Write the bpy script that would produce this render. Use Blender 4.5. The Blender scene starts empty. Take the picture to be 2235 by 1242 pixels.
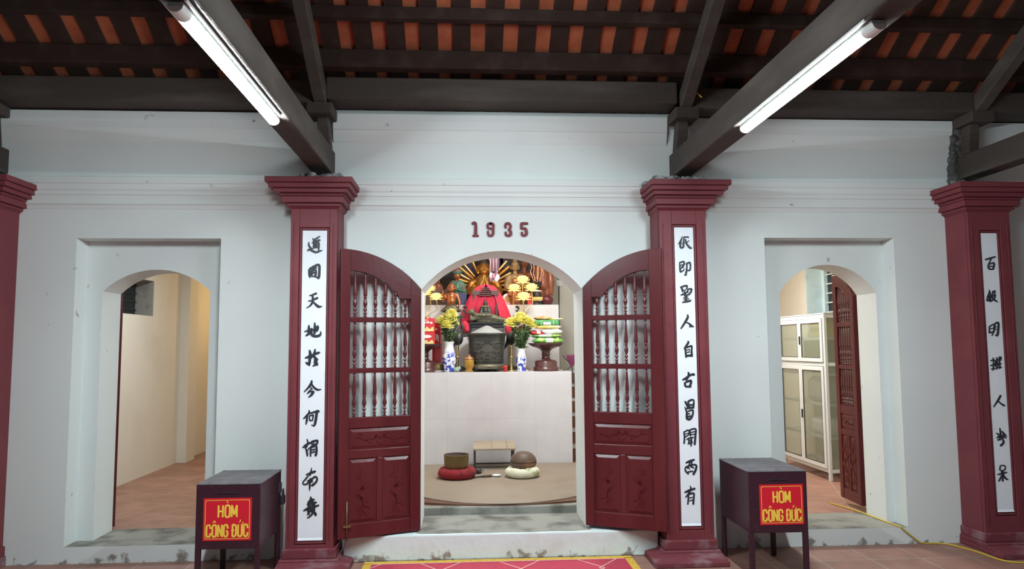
import bpy, bmesh, math, random
from mathutils import Vector, Matrix

random.seed(7)
SC = bpy.context.scene
COL = SC.collection
PI = math.pi

# ------------------------------------------------------------------ camera, world, exposure
def make_camera():
    yaw, pitch, roll = math.radians(3.517), math.radians(4.798), math.radians(-0.385)
    f = Vector((math.sin(yaw) * math.cos(pitch), math.cos(yaw) * math.cos(pitch), math.sin(pitch)))
    r = Vector((math.cos(yaw), -math.sin(yaw), 0))
    u = r.cross(f)
    r2 = math.cos(roll) * r + math.sin(roll) * u
    u2 = -math.sin(roll) * r + math.cos(roll) * u
    cd = bpy.data.cameras.new('camera')
    cam = bpy.data.objects.new('camera', cd)
    COL.objects.link(cam)
    m = Matrix((r2, u2, -f)).transposed().to_4x4()
    m.translation = Vector((-0.285, -6.0, 1.65))
    cam.matrix_world = m
    cd.sensor_width = 36.0
    cd.lens = 1600.0 / 2235.0 * 36.0
    cd.clip_end = 100
    SC.camera = cam

make_camera()
SC.view_settings.view_transform = 'Standard'
SC.view_settings.look = 'None'
SC.view_settings.exposure = 0.0
SC.view_settings.gamma = 1.0
SC.view_settings.use_curve_mapping = False

w = bpy.data.worlds.new('world')
SC.world = w
w.use_nodes = True
bg = w.node_tree.nodes['Background']
bg.inputs[0].default_value = (0.62, 0.80, 1.0, 1)      # dusk sky seen through the open front of the hall
bg.inputs[1].default_value = 0.10

def lamp(name, loc, power, col, size=0.3, kind='POINT', rot=None, sy=None):
    d = bpy.data.lights.new(name, kind)
    d.energy = power
    d.color = col
    if kind == 'POINT':
        d.shadow_soft_size = size
    else:
        d.shape = 'RECTANGLE'; d.size = size; d.size_y = sy or size
    o = bpy.data.objects.new(name, d)
    COL.objects.link(o)
    o.location = loc
    if rot: o.rotation_euler = rot
    return o

# lamps of the rooms behind the wall (their fittings hang above the openings, out of sight)
lamp('sanctuary_ceiling_light', (0.35, 1.6, 2.86), 92, (0.95, 0.975, 1.0), 0.16)
lamp('sanctuary_back_light', (0.1, 3.2, 3.02), 7, (1.0, 0.92, 0.80), 1.0, 'AREA', (0, 0, 0), 0.2)
lamp('corridor_ceiling_light', (-2.9, 2.2, 2.95), 38, (0.92, 0.985, 1.0), 0.5, 'AREA', (0, 0, 0), 0.5)
lamp('corridor_bulb', (-3.1, 5.4, 2.3), 24, (1.0, 0.66, 0.28), 0.08)
lamp('store_ceiling_light', (2.7, 2.4, 2.95), 78, (1.0, 0.98, 0.93), 0.5, 'AREA', (0, 0, 0), 0.5)
lamp('store_bulb', (2.5, 2.3, 2.72), 15, (1.0, 0.66, 0.24), 0.08)
# unseen hall lamp added above the view to brighten upper wall, eave and roof
lamp('unseen_hall_lamp', (0.0, -2.0, 3.8), 47, (0.84, 0.96, 1.0), 0.25)
TUBE_STRENGTH = 345.0

# ------------------------------------------------------------------ materials
MATS = {}
def mat(name, col, rough=0.6, metal=0.0, noise=None, bump=0.0, bscale=40, emit=None, spec=0.5, trans=0.0, alpha=1.0, coat=0.0, zfade=None, dirt=None):
    """noise = (scale, colour2, low, high[, stretch])"""
    m = bpy.data.materials.new(name)
    m.use_nodes = True
    nt = m.node_tree
    b = nt.nodes['Principled BSDF']
    b.inputs['Base Color'].default_value = (*col, 1)
    b.inputs['Roughness'].default_value = rough
    b.inputs['Metallic'].default_value = metal
    b.inputs['Specular IOR Level'].default_value = spec
    b.inputs['Transmission Weight'].default_value = trans
    b.inputs['Alpha'].default_value = alpha
    b.inputs['Coat Weight'].default_value = coat
    tc = nt.nodes.new('ShaderNodeTexCoord')
    if noise:
        mp = nt.nodes.new('ShaderNodeMapping')
        nt.links.new(tc.outputs['Object'], mp.inputs[0])
        if len(noise) > 4: mp.inputs['Scale'].default_value = noise[4]
        n = nt.nodes.new('ShaderNodeTexNoise')
        n.inputs['Scale'].default_value = noise[0]
        n.inputs['Detail'].default_value = 6
        nt.links.new(mp.outputs[0], n.inputs['Vector'])
        r = nt.nodes.new('ShaderNodeMapRange')
        r.inputs[1].default_value = noise[2]; r.inputs[2].default_value = noise[3]
        nt.links.new(n.outputs['Fac'], r.inputs[0])
        mx = nt.nodes.new('ShaderNodeMix'); mx.data_type = 'RGBA'
        mx.inputs[6].default_value = (*col, 1)
        mx.inputs[7].default_value = (*noise[1], 1)
        fac = r.outputs[0]
        if zfade:
            sx = nt.nodes.new('ShaderNodeSeparateXYZ'); nt.links.new(tc.outputs['Object'], sx.inputs[0])
            zr_ = nt.nodes.new('ShaderNodeMapRange'); zr_.inputs[1].default_value = zfade[0]; zr_.inputs[2].default_value = zfade[1]
            zr_.inputs[3].default_value = 1; zr_.inputs[4].default_value = 0
            nt.links.new(sx.outputs['Z'], zr_.inputs[0])
            ml = nt.nodes.new('ShaderNodeMath'); ml.operation = 'MULTIPLY'
            nt.links.new(fac, ml.inputs[0]); nt.links.new(zr_.outputs[0], ml.inputs[1]); fac = ml.outputs[0]
        nt.links.new(fac, mx.inputs[0])
        nt.links.new(mx.outputs[2], b.inputs['Base Color'])
    if bump:
        n2 = nt.nodes.new('ShaderNodeTexNoise')
        n2.inputs['Scale'].default_value = bscale
        n2.inputs['Detail'].default_value = 5
        nt.links.new(tc.outputs['Object'], n2.inputs['Vector'])
        bp = nt.nodes.new('ShaderNodeBump')
        bp.inputs['Strength'].default_value = bump
        bp.inputs['Distance'].default_value = 0.02
        nt.links.new(n2.outputs['Fac'], bp.inputs['Height'])
        nt.links.new(bp.outputs[0], b.inputs['Normal'])
    if dirt:
        # grime with its own ragged outline along the foot of a wall: (colour, scale, low, high, z0, z1)
        dn = nt.nodes.new('ShaderNodeTexNoise'); dn.inputs['Scale'].default_value = dirt[1]; dn.inputs['Detail'].default_value = 9
        nt.links.new(tc.outputs['Object'], dn.inputs['Vector'])
        sx = nt.nodes.new('ShaderNodeSeparateXYZ'); nt.links.new(tc.outputs['Object'], sx.inputs[0])
        zm = nt.nodes.new('ShaderNodeMapRange'); zm.inputs[1].default_value = dirt[4]; zm.inputs[2].default_value = dirt[5]; zm.inputs[3].default_value = 0.22; zm.inputs[4].default_value = 0
        nt.links.new(sx.outputs['Z'], zm.inputs[0])
        ad = nt.nodes.new('ShaderNodeMath'); nt.links.new(dn.outputs['Fac'], ad.inputs[0]); nt.links.new(zm.outputs[0], ad.inputs[1])
        dm = nt.nodes.new('ShaderNodeMapRange'); dm.inputs[1].default_value = dirt[2]; dm.inputs[2].default_value = dirt[3]
        nt.links.new(ad.outputs[0], dm.inputs[0])
        dx = nt.nodes.new('ShaderNodeMix'); dx.data_type = 'RGBA'; dx.inputs[7].default_value = (*dirt[0], 1)
        nt.links.new(dm.outputs[0], dx.inputs[0]); nt.links.new(b.inputs['Base Color'].links[0].from_socket, dx.inputs[6]); nt.links.new(dx.outputs[2], b.inputs['Base Color'])
    if emit:
        b.inputs['Emission Color'].default_value = (*emit[0], 1)
        b.inputs['Emission Strength'].default_value = emit[1]
    MATS[name] = m
    return m

def brick(name, c1, c2, mortar, bw, bh, msize, rough=0.5, vertical=False, offset=0.0, rot=0.0, bump=0.15, vary=0.18):
    """square tiles with joints, in object space (metres)"""
    m = mat(name, c1, rough)
    nt = m.node_tree; b = nt.nodes['Principled BSDF']
    tc = [n for n in nt.nodes if n.type == 'TEX_COORD'][0]
    mp = nt.nodes.new('ShaderNodeMapping')
    if vertical: mp.inputs['Rotation'].default_value = (-PI / 2, 0, 0)
    else: mp.inputs['Rotation'].default_value = (0, 0, rot)
    nt.links.new(tc.outputs['Object'], mp.inputs[0])
    t = nt.nodes.new('ShaderNodeTexBrick')
    t.offset = offset
    t.inputs['Scale'].default_value = 1
    t.inputs['Brick Width'].default_value = bw
    t.inputs['Row Height'].default_value = bh
    t.inputs['Mortar Size'].default_value = msize
    t.inputs['Mortar Smooth'].default_value = 0.3
    t.inputs['Color1'].default_value = (*c1, 1); t.inputs['Color2'].default_value = (*c2, 1)
    t.inputs['Mortar'].default_value = (*mortar, 1)
    nt.links.new(mp.outputs[0], t.inputs['Vector'])
    n = nt.nodes.new('ShaderNodeTexNoise'); n.inputs['Scale'].default_value = 5; n.inputs['Detail'].default_value = 8
    nt.links.new(tc.outputs['Object'], n.inputs['Vector'])
    mr = nt.nodes.new('ShaderNodeMapRange'); mr.inputs[1].default_value = 0.35; mr.inputs[2].default_value = 0.7
    mr.inputs[3].default_value = 1 - vary; mr.inputs[4].default_value = 1 + vary * .66
    nt.links.new(n.outputs['Fac'], mr.inputs[0])
    mul = nt.nodes.new('ShaderNodeMix'); mul.data_type = 'RGBA'; mul.blend_type = 'MULTIPLY'
    mul.inputs[0].default_value = 1
    nt.links.new(t.outputs['Color'], mul.inputs[6]); nt.links.new(mr.outputs[0], mul.inputs[7])
    nt.links.new(mul.outputs[2], b.inputs['Base Color'])
    if bump:
        bp = nt.nodes.new('ShaderNodeBump'); bp.inputs['Strength'].default_value = bump; bp.inputs['Distance'].default_value = 0.004; bp.invert = True
        nt.links.new(t.outputs['Fac'], bp.inputs['Height']); nt.links.new(bp.outputs[0], b.inputs['Normal'])
    return m

M_WALL = mat('white_limewash', (0.73, 0.775, 0.76), 0.85, noise=(1.3, (0.685, 0.73, 0.725), 0.45, 0.75), bump=0.10, bscale=9, spec=0.25, dirt=((0.27, 0.25, 0.22), 9, 0.70, 0.78, 0.0, 0.13))
M_STEPW = mat('worn_whitewash', (0.665, 0.77, 0.765), 0.9, noise=(3.5, (0.57, 0.60, 0.565), 0.56, 0.8), bump=0.25, bscale=14, spec=0.2, dirt=((0.27, 0.25, 0.22), 9, 0.70, 0.78, 0.0, 0.11))
M_CREAM = mat('cream_limewash', (0.77, 0.735, 0.65), 0.9, noise=(1.5, (0.70, 0.66, 0.575), 0.5, 0.8), bump=0.08, bscale=10, spec=0.2)
M_RED = mat('oxblood_paint', (0.165, 0.032, 0.041), 0.55, noise=(3.0, (0.20, 0.045, 0.05), 0.5, 0.75), bump=0.18, bscale=16, spec=0.35)
M_REDWORN = mat('scuffed_oxblood_paint', (0.165, 0.036, 0.045), 0.7, noise=(7, (0.25, 0.14, 0.155), 0.5, 0.72), bump=0.2, bscale=20, spec=0.3)
M_PANEL = mat('white_panel_paint', (0.80, 0.84, 0.88), 0.8, noise=(2.0, (0.74, 0.79, 0.84), 0.5, 0.7), bump=0.12, bscale=12, spec=0.2)
M_INK = mat('black_ink', (0.022, 0.026, 0.036), 0.5, spec=0.4)
M_DOOR = mat('maroon_varnished_wood', (0.085, 0.014, 0.017), 0.28, noise=(5, (0.115, 0.022, 0.024), 0.4, 0.7, (1, 1, 0.15)), bump=0.04, bscale=30, spec=0.32)
M_DOORL = mat('maroon_turned_wood', (0.10, 0.018, 0.020), 0.3, spec=0.5, coat=0.3)
M_TIMBER = mat('dusty_dark_timber', (0.060, 0.048, 0.041), 0.7, noise=(4, (0.105, 0.09, 0.076), 0.48, 0.75, (0.3, 0.3, 1.5)), bump=0.3, bscale=18, spec=0.25)
M_TIMBERD = mat('dark_brown_timber', (0.032, 0.018, 0.014), 0.8, noise=(5, (0.055, 0.036, 0.028), 0.5, 0.75), bump=0.2, bscale=18, spec=0.2)
M_ROOF = mat('terracotta_roof_tile', (0.40, 0.115, 0.055), 0.85, noise=(6, (0.26, 0.065, 0.035), 0.45, 0.75), bump=0.2, bscale=20, spec=0.2)
M_FLOOR = brick('terracotta_floor_tile', (0.27, 0.135, 0.105), (0.30, 0.155, 0.12), (0.33, 0.27, 0.23), 0.4, 0.4, 0.006, 0.55)
M_FLOOR2 = brick('terracotta_room_tile', (0.33, 0.17, 0.125), (0.36, 0.19, 0.14), (0.42, 0.30, 0.24), 0.4, 0.4, 0.005, 0.5, rot=0.35)
M_CONC = mat('dirty_concrete', (0.29, 0.285, 0.255), 0.85, noise=(4.5, (0.12, 0.118, 0.105), 0.46, 0.68), bump=0.35, bscale=18, spec=0.25)
M_MORTAR = mat('grey_mortar', (0.36, 0.35, 0.345), 0.95, noise=(14, (0.14, 0.14, 0.14), 0.48, 0.62), bump=0.6, bscale=30, spec=0.15)
M_DARKMORTAR = mat('dark_broken_mortar', (0.09, 0.09, 0.085), 0.95, noise=(12, (0.26, 0.25, 0.22), 0.52, 0.66), bump=0.6, bscale=30, spec=0.15)
M_ALTAR = brick('pale_pink_altar_tile', (0.69, 0.675, 0.715), (0.67, 0.655, 0.70), (0.60, 0.58, 0.61), 0.52, 0.545, 0.003, 0.35, vertical=True, bump=0.05, vary=0.05)
M_MAT = mat('tan_mat', (0.30, 0.245, 0.195), 0.9, noise=(2.2, (0.25, 0.20, 0.16), 0.5, 0.75), bump=0.2, bscale=60, spec=0.15)
M_MATEDGE = mat('brown_mat_underlayer', (0.16, 0.085, 0.06), 0.9, noise=(6, (0.22, 0.13, 0.10), 0.5, 0.7, (1, 1, 8)), spec=0.15)
M_GOLD = mat('old_gold_leaf', (0.58, 0.27, 0.06), 0.36, 0.85, noise=(9, (0.30, 0.12, 0.03), 0.5, 0.75))
M_GOLDB = mat('bright_gold', (0.85, 0.55, 0.2), 0.25, 0.95)
M_BRONZER = mat('red_lacquer_bronze', (0.36, 0.11, 0.035), 0.32, 0.45, noise=(10, (0.20, 0.055, 0.02), 0.5, 0.75), coat=0.3)
M_BROWNROBE = mat('brown_lacquer', (0.28, 0.085, 0.04), 0.38, 0.2, noise=(8, (0.16, 0.045, 0.025), 0.5, 0.75), coat=0.2)
M_TAN = mat('faded_gilding', (0.34, 0.21, 0.09), 0.5, 0.25, noise=(9, (0.20, 0.12, 0.055), 0.5, 0.75))
M_GREENB = mat('green_patina_bronze', (0.13, 0.125, 0.085), 0.5, 0.5, noise=(14, (0.21, 0.20, 0.14), 0.45, 0.7))
M_DARKB = mat('dark_bronze', (0.05, 0.053, 0.05), 0.38, 0.45, noise=(8, (0.085, 0.087, 0.08), 0.45, 0.75))
M_BLACKL = mat('black_lacquer', (0.02, 0.02, 0.024), 0.3, spec=0.5, coat=0.3)
M_DKWOOD = mat('dark_red_lacquered_wood', (0.075, 0.022, 0.022), 0.3, noise=(6, (0.11, 0.035, 0.032), 0.5, 0.75), spec=0.5, coat=0.3)
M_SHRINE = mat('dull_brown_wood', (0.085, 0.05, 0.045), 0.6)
M_BRASS = mat('brass', (0.62, 0.45, 0.17), 0.28, 0.95)
M_BRASSD = mat('aged_brass', (0.21, 0.155, 0.07), 0.42, 0.55, noise=(5, (0.14, 0.10, 0.045), 0.45, 0.75, (1, 1, 0.3)))
M_COPPER = mat('copper', (0.62, 0.30, 0.17), 0.35, 0.8)
M_ASH = mat('pale_ash', (0.34, 0.345, 0.35), 0.95, bump=0.2, bscale=60)
M_REDCLOTH = mat('crimson_cloth', (0.62, 0.045, 0.085), 0.85, noise=(5, (0.52, 0.03, 0.06), 0.45, 0.75), spec=0.2)
M_REDCUSH = mat('dark_red_velvet', (0.25, 0.012, 0.02), 0.9, noise=(7, (0.05, 0.008, 0.012), 0.56, 0.7), bump=0.3, bscale=25)
M_CREAMCUSH = mat('cream_printed_cloth', (0.72, 0.72, 0.58), 0.9, noise=(9, (0.34, 0.40, 0.18), 0.56, 0.68), bump=0.3, bscale=22)
M_WOODFISH = mat('worn_brown_wood', (0.11, 0.068, 0.05), 0.5, noise=(4.2, (0.27, 0.13, 0.055), 0.52, 0.66), bump=0.1)
M_STOOLTOP = mat('bare_weathered_board', (0.40, 0.33, 0.25), 0.8, noise=(4, (0.30, 0.25, 0.19), 0.45, 0.7, (0.4, 4, 1)))
M_IRON = mat('grey_iron', (0.06, 0.058, 0.06), 0.5, 0.5)
M_WHITEC = mat('white_china', (0.86, 0.86, 0.88), 0.2, coat=0.4)
M_BLUEC = mat('blue_painted_porcelain', (0.84, 0.87, 0.93), 0.15, noise=(24, (0.03, 0.07, 0.46), 0.46, 0.52), coat=0.5, zfade=(0.20, 0.26))
M_BLUEC2 = mat('blue_branch_porcelain', (0.84, 0.87, 0.93), 0.15, noise=(24, (0.03, 0.07, 0.46), 0.50, 0.55), coat=0.5, zfade=(0.16, 0.20))
M_BRONZEL = mat('lighter_bronze_relief', (0.105, 0.105, 0.09), 0.4, 0.45)  # raised relief coloured lighter than the censer bowl, for contrast
M_BRONZEP = mat('pale_worn_bronze', (0.20, 0.18, 0.13), 0.45, 0.5, noise=(9, (0.12, 0.11, 0.085), 0.45, 0.7))
M_YELLOW = mat('yellow_petals', (0.86, 0.80, 0.25), 0.7, spec=0.2)
M_LEAF = mat('dark_green_leaves', (0.055, 0.115, 0.04), 0.6, noise=(20, (0.10, 0.17, 0.06), 0.4, 0.7))
M_LOTUS = mat('glowing_lotus_petal', (0.6, 0.45, 0.12), 0.5, emit=((1.0, 0.74, 0.24), 1.25))
M_TUBE = mat('lit_tube_diffuser', (0.9, 0.95, 1.0), 0.4, emit=((0.84, 0.96, 1.0), TUBE_STRENGTH))
M_CAP = mat('white_lamp_plastic', (0.72, 0.78, 0.76), 0.4)
M_BOX = mat('dark_plum_painted_metal', (0.038, 0.010, 0.020), 0.38, noise=(40, (0.075, 0.03, 0.045), 0.62, 0.72), spec=0.5)
M_BOXTOP = mat('worn_grey_box_top', (0.10, 0.09, 0.10), 0.5, noise=(8, (0.17, 0.15, 0.16), 0.45, 0.7))
M_SIGN = mat('red_sign_sheet', (0.62, 0.012, 0.03), 0.35)
M_SIGNY = mat('yellow_sign_ink', (0.86, 0.60, 0.07), 0.45)
M_CARPET = mat('rose_red_carpet', (0.48, 0.045, 0.085), 0.95, noise=(30, (0.40, 0.035, 0.065), 0.4, 0.7))
M_CARPETY = mat('yellow_carpet_border', (0.72, 0.46, 0.06), 0.95, noise=(40, (0.52, 0.28, 0.04), 0.45, 0.7))
M_CARPETP = mat('pale_carpet_line', (0.75, 0.52, 0.45), 0.95)
M_CABLE = mat('yellow_cable', (0.62, 0.43, 0.04), 0.5)
M_BLKCABLE = mat('black_cable', (0.02, 0.02, 0.02), 0.5)
M_ALU = mat('white_aluminium', (0.62, 0.65, 0.65), 0.4, noise=(20, (0.52, 0.53, 0.52), 0.6, 0.8))
M_GLASS = mat('cabinet_glass', (0.30, 0.33, 0.25), 0.05, spec=0.5, alpha=0.42)
M_SHELFG = mat('glass_shelf', (0.55, 0.66, 0.64), 0.1, alpha=0.55)
M_DARKPANE = mat('dark_pane', (0.012, 0.018, 0.026), 0.15)
M_BLUEW = mat('pale_blue_limewash', (0.62, 0.78, 0.84), 0.8, noise=(5, (0.50, 0.66, 0.72), 0.5, 0.7))
M_GREYW = mat('stained_grey_plaster', (0.40, 0.39, 0.36), 0.9, noise=(5, (0.22, 0.22, 0.20), 0.52, 0.72), bump=0.2)
M_BLUEBACK = mat('deep_blue_board', (0.055, 0.06, 0.16), 0.6, noise=(5, (0.03, 0.03, 0.07), 0.45, 0.7))
M_NIGHTWOOD = mat('black_brown_board', (0.03, 0.018, 0.014), 0.6)
M_AMBER = mat('amber_glass', (0.55, 0.30, 0.04), 0.12, spec=0.6, trans=0.35)
M_REDGLASS = mat('red_glass', (0.65, 0.03, 0.015), 0.12, trans=0.3)
M_CLEAR = mat('clear_glass', (0.8, 0.8, 0.8), 0.1, alpha=0.4)
M_REDBOX = mat('red_carton_print', (0.60, 0.03, 0.04), 0.4, coat=0.3)
M_YELPRINT = mat('yellow_print', (0.80, 0.60, 0.16), 0.5, noise=(30, (0.85, 0.75, 0.45), 0.45, 0.6))
M_WHTPRINT = mat('white_print', (0.85, 0.83, 0.82), 0.5)
M_GRNPACK = mat('green_plastic_packet', (0.10, 0.42, 0.05), 0.3, noise=(14, (0.50, 0.70, 0.18), 0.5, 0.6), coat=0.3)
M_DGRNPACK = mat('dark_green_packet', (0.05, 0.26, 0.09), 0.35, noise=(12, (0.08, 0.34, 0.13), 0.45, 0.7), coat=0.3)
M_YELPACK = mat('yellow_packet', (0.80, 0.62, 0.10), 0.35, noise=(10, (0.85, 0.80, 0.60), 0.52, 0.62), coat=0.3)
M_WHTPACK = mat('white_packet', (0.80, 0.82, 0.82), 0.35, coat=0.3)
M_ORGPACK = mat('brown_bread_packet', (0.52, 0.27, 0.10), 0.5, noise=(12, (0.70, 0.50, 0.28), 0.5, 0.65))
M_ORANGE = mat('orange_peel', (0.75, 0.26, 0.05), 0.5, bump=0.15, bscale=120)
M_PINKGLASS = mat('rose_print', (0.70, 0.34, 0.38), 0.35, noise=(16, (0.85, 0.75, 0.74), 0.5, 0.62), coat=0.3)
M_MAGENTA = mat('magenta_fabric_petals', (0.32, 0.06, 0.16), 0.6)
M_PLUM = mat('plum_skin', (0.10, 0.012, 0.02), 0.3, coat=0.3)
M_BEAD = mat('pale_violet_glass_beads', (0.72, 0.62, 0.72), 0.15, coat=0.5)
M_BEADD = mat('mauve_glass_beads', (0.36, 0.16, 0.24), 0.2, coat=0.4)
M_BRICK = mat('rust_brown_tile', (0.22, 0.10, 0.055), 0.6, noise=(9, (0.16, 0.08, 0.06), 0.45, 0.7))
M_GREENROBE = mat('green_painted_robe', (0.05, 0.14, 0.09), 0.45, noise=(10, (0.20, 0.04, 0.05), 0.54, 0.62))
M_JADE = mat('pale_green_glaze', (0.30, 0.42, 0.36), 0.3)

# ------------------------------------------------------------------ mesh helpers
class MB:
    def __init__(self):
        self.bm = bmesh.new(); self.mi = 0
    def face(self, pts):
        try:
            f = self.bm.faces.new([self.bm.verts.new(p) for p in pts]); f.material_index = self.mi
            return f
        except ValueError:
            return None
    def box(self, x0, x1, y0, y1, z0, z1, m=None):
        m = self.mi if m is None else m
        v = [self.bm.verts.new((x, y, z)) for x in (x0, x1) for y in (y0, y1) for z in (z0, z1)]
        for q in ((0, 1, 3, 2), (4, 6, 7, 5), (0, 4, 5, 1), (2, 3, 7, 6), (0, 2, 6, 4), (1, 5, 7, 3)):
            f = self.bm.faces.new([v[i] for i in q]); f.material_index = m
        return self
    def frustum(self, r0, z0, r1, z1):
        """r = (x0,x1,y0,y1) at heights z0,z1"""
        v = [self.bm.verts.new(p) for p in ((r0[0], r0[2], z0), (r0[1], r0[2], z0), (r0[1], r0[3], z0), (r0[0], r0[3], z0),
                                            (r1[0], r1[2], z1), (r1[1], r1[2], z1), (r1[1], r1[3], z1), (r1[0], r1[3], z1))]
        for q in ((0, 3, 2, 1), (4, 5, 6, 7), (0, 1, 5, 4), (1, 2, 6, 5), (2, 3, 7, 6), (3, 0, 4, 7)):
            f = self.bm.faces.new([v[i] for i in q]); f.material_index = self.mi
        return self
    def prism(self, poly, a, b, axis='y'):
        """poly of (u,z) pairs pushed from a to b along axis (x or y); or (x,y) along z"""
        def P(u, v, t):
            return {'y': (u, t, v), 'x': (t, u, v), 'z': (u, v, t)}[axis]
        A = [self.bm.verts.new(P(u, v, a)) for u, v in poly]
        B = [self.bm.verts.new(P(u, v, b)) for u, v in poly]
        n = len(poly)
        fs = [self.bm.faces.new(A), self.bm.faces.new(list(reversed(B)))]
        for i in range(n):
            fs.append(self.bm.faces.new((A[i], B[i], B[(i + 1) % n], A[(i + 1) % n])))
        for f in fs: f.material_index = self.mi
        return self
    def lathe(self, prof, c=(0, 0, 0), n=24, cap=True, sx=1, sy=1):
        rings = []
        for r, z in prof:
            rings.append([self.bm.verts.new((c[0] + sx * r * math.cos(2 * PI * i / n), c[1] + sy * r * math.sin(2 * PI * i / n), c[2] + z)) for i in range(n)])
        for A, B in zip(rings, rings[1:]):
            for i in range(n):
                f = self.bm.faces.new((A[i], A[(i + 1) % n], B[(i + 1) % n], B[i])); f.material_index = self.mi; f.smooth = True
        if cap:
            for R_, rev in ((rings[0], True), (rings[-1], False)):
                f = self.bm.faces.new(list(reversed(R_)) if rev else R_); f.material_index = self.mi
        return self
    def tube(self, pts, r, n=8, cap=True):
        pts = [Vector(p) for p in pts]
        rs = r if isinstance(r, (list, tuple)) else [r] * len(pts)
        rings = []; prev = None
        for i, p in enumerate(pts):
            d = (pts[min(i + 1, len(pts) - 1)] - pts[max(i - 1, 0)]).normalized()
            if prev is None:
                a = Vector((0, 0, 1)) if abs(d.z) < 0.9 else Vector((1, 0, 0))
                u = d.cross(a).normalized()
            else:
                u = (prev - d * prev.dot(d))
                u = u.normalized() if u.length > 1e-6 else d.orthogonal().normalized()
            prev = u; v = d.cross(u)
            rings.append([self.bm.verts.new(p + rs[i] * (math.cos(2 * PI * k / n) * u + math.sin(2 * PI * k / n) * v)) for k in range(n)])
        for A, B in zip(rings, rings[1:]):
            for k in range(n):
                f = self.bm.faces.new((A[k], A[(k + 1) % n], B[(k + 1) % n], B[k])); f.material_index = self.mi; f.smooth = True
        if cap:
            for R_ in (rings[0], rings[-1]):
                f = self.bm.faces.new(R_); f.material_index = self.mi
        return self
    def ball(self, c, r, sub=2, jitter=0.0, rnd=None):
        r = r if isinstance(r, (list, tuple)) else (r, r, r)
        res = bmesh.ops.create_icosphere(self.bm, subdivisions=sub, radius=1)
        for v in res['verts']:
            k = 1 + (rnd.uniform(-jitter, jitter) if rnd else 0)
            v.co = Vector((c[0] + v.co.x * r[0] * k, c[1] + v.co.y * r[1] * k, c[2] + v.co.z * r[2] * k))
            for f in v.link_faces: f.material_index = self.mi; f.smooth = True
        return self
    def capsule(self, a, b, ra, rb, n=12):
        a, b = Vector(a), Vector(b)
        d = (b - a); L = d.length; d = d / L
        pts = []; rs = []
        for k in range(5):
            t = -PI / 2 + k * PI / 8
            pts.append(a + d * (ra * math.sin(t))); rs.append(max(1e-4, ra * math.cos(t)))
        pts.append(a); rs.append(ra); pts.append(b); rs.append(rb)
        for k in range(1, 5):
            t = k * PI / 8
            pts.append(b + d * (rb * math.sin(t))); rs.append(max(1e-4, rb * math.cos(t)))
        q = [pts[0]]; qr = [rs[0]]
        for p, r in zip(pts[1:], rs[1:]):
            if (p - q[-1]).length > 1e-5: q.append(p); qr.append(r)
        return self.tube(q, qr, n)
    def ribbon(self, st, place, t=0.003, cap=6):
        """brush stroke: st = [(u, v, width)...] smoothed, place(u, v, height) -> xyz"""
        P = [Vector(p) for p in st]
        if len(P) == 2: P = [P[0], (P[0] + P[1]) / 2, P[1]]
        Q = []
        for i in range(len(P) - 1):
            p0, p1, p2, p3 = P[max(i - 1, 0)], P[i], P[i + 1], P[min(i + 2, len(P) - 1)]
            for k in range(4):
                s = k / 4
                q = 0.5 * ((2 * p1) + (p2 - p0) * s + (2 * p0 - 5 * p1 + 4 * p2 - p3) * s * s + (3 * p1 - p0 - 3 * p2 + p3) * s ** 3)
                Q.append(q)
        Q.append(P[-1])
        L_, R_ = [], []
        for i, q in enumerate(Q):
            d = Q[min(i + 1, len(Q) - 1)] - Q[max(i - 1, 0)]
            l = math.hypot(d.x, d.y) or 1e-6
            nx, ny = -d.y / l, d.x / l
            h = max(q.z, 1e-4) / 2
            L_.append((q.x + nx * h, q.y + ny * h)); R_.append((q.x - nx * h, q.y - ny * h))
            if i == 0: d0 = (d.x / l, d.y / l, nx, ny, h, q)
            d1 = (d.x / l, d.y / l, nx, ny, h, q)
        def capp(dd, sgn):
            dx, dy, nx, ny, h, q = dd
            out = []
            for k in range(1, cap):
                a = PI * k / cap
                out.append((q.x + nx * h * math.cos(a) * sgn + dx * h * 0.8 * math.sin(a) * sgn, q.y + ny * h * math.cos(a) * sgn + dy * h * 0.8 * math.sin(a) * sgn))
            return out
        top = lambda p: self.bm.verts.new(place(p[0], p[1], t))
        bot = lambda p: self.bm.verts.new(place(p[0], p[1], 0))
        LV = [(top(p), bot(p)) for p in L_]; RV = [(top(p), bot(p)) for p in R_]
        fs = []
        for i in range(len(Q) - 1):
            fs.append((LV[i][0], LV[i + 1][0], RV[i + 1][0], RV[i][0]))
            fs.append((LV[i][0], LV[i][1], LV[i + 1][1], LV[i + 1][0])); fs.append((RV[i][0], RV[i + 1][0], RV[i + 1][1], RV[i][1]))
        for side, dd, sgn in ((-1, d1, 1), (0, d0, -1)):
            c = capp(dd, sgn)
            a, b = (LV[side], RV[side]) if sgn == 1 else (RV[side], LV[side])
            V = [a] + [(top(p), bot(p)) for p in c] + [b]
            if len(V) > 2: fs.append([x[0] for x in V])
            for x, y in zip(V, V[1:]): fs.append((x[0], x[1], y[1], y[0]))
        for f in fs:
            try:
                g = self.bm.faces.new(f); g.material_index = self.mi
            except ValueError: pass
        return self
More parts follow.
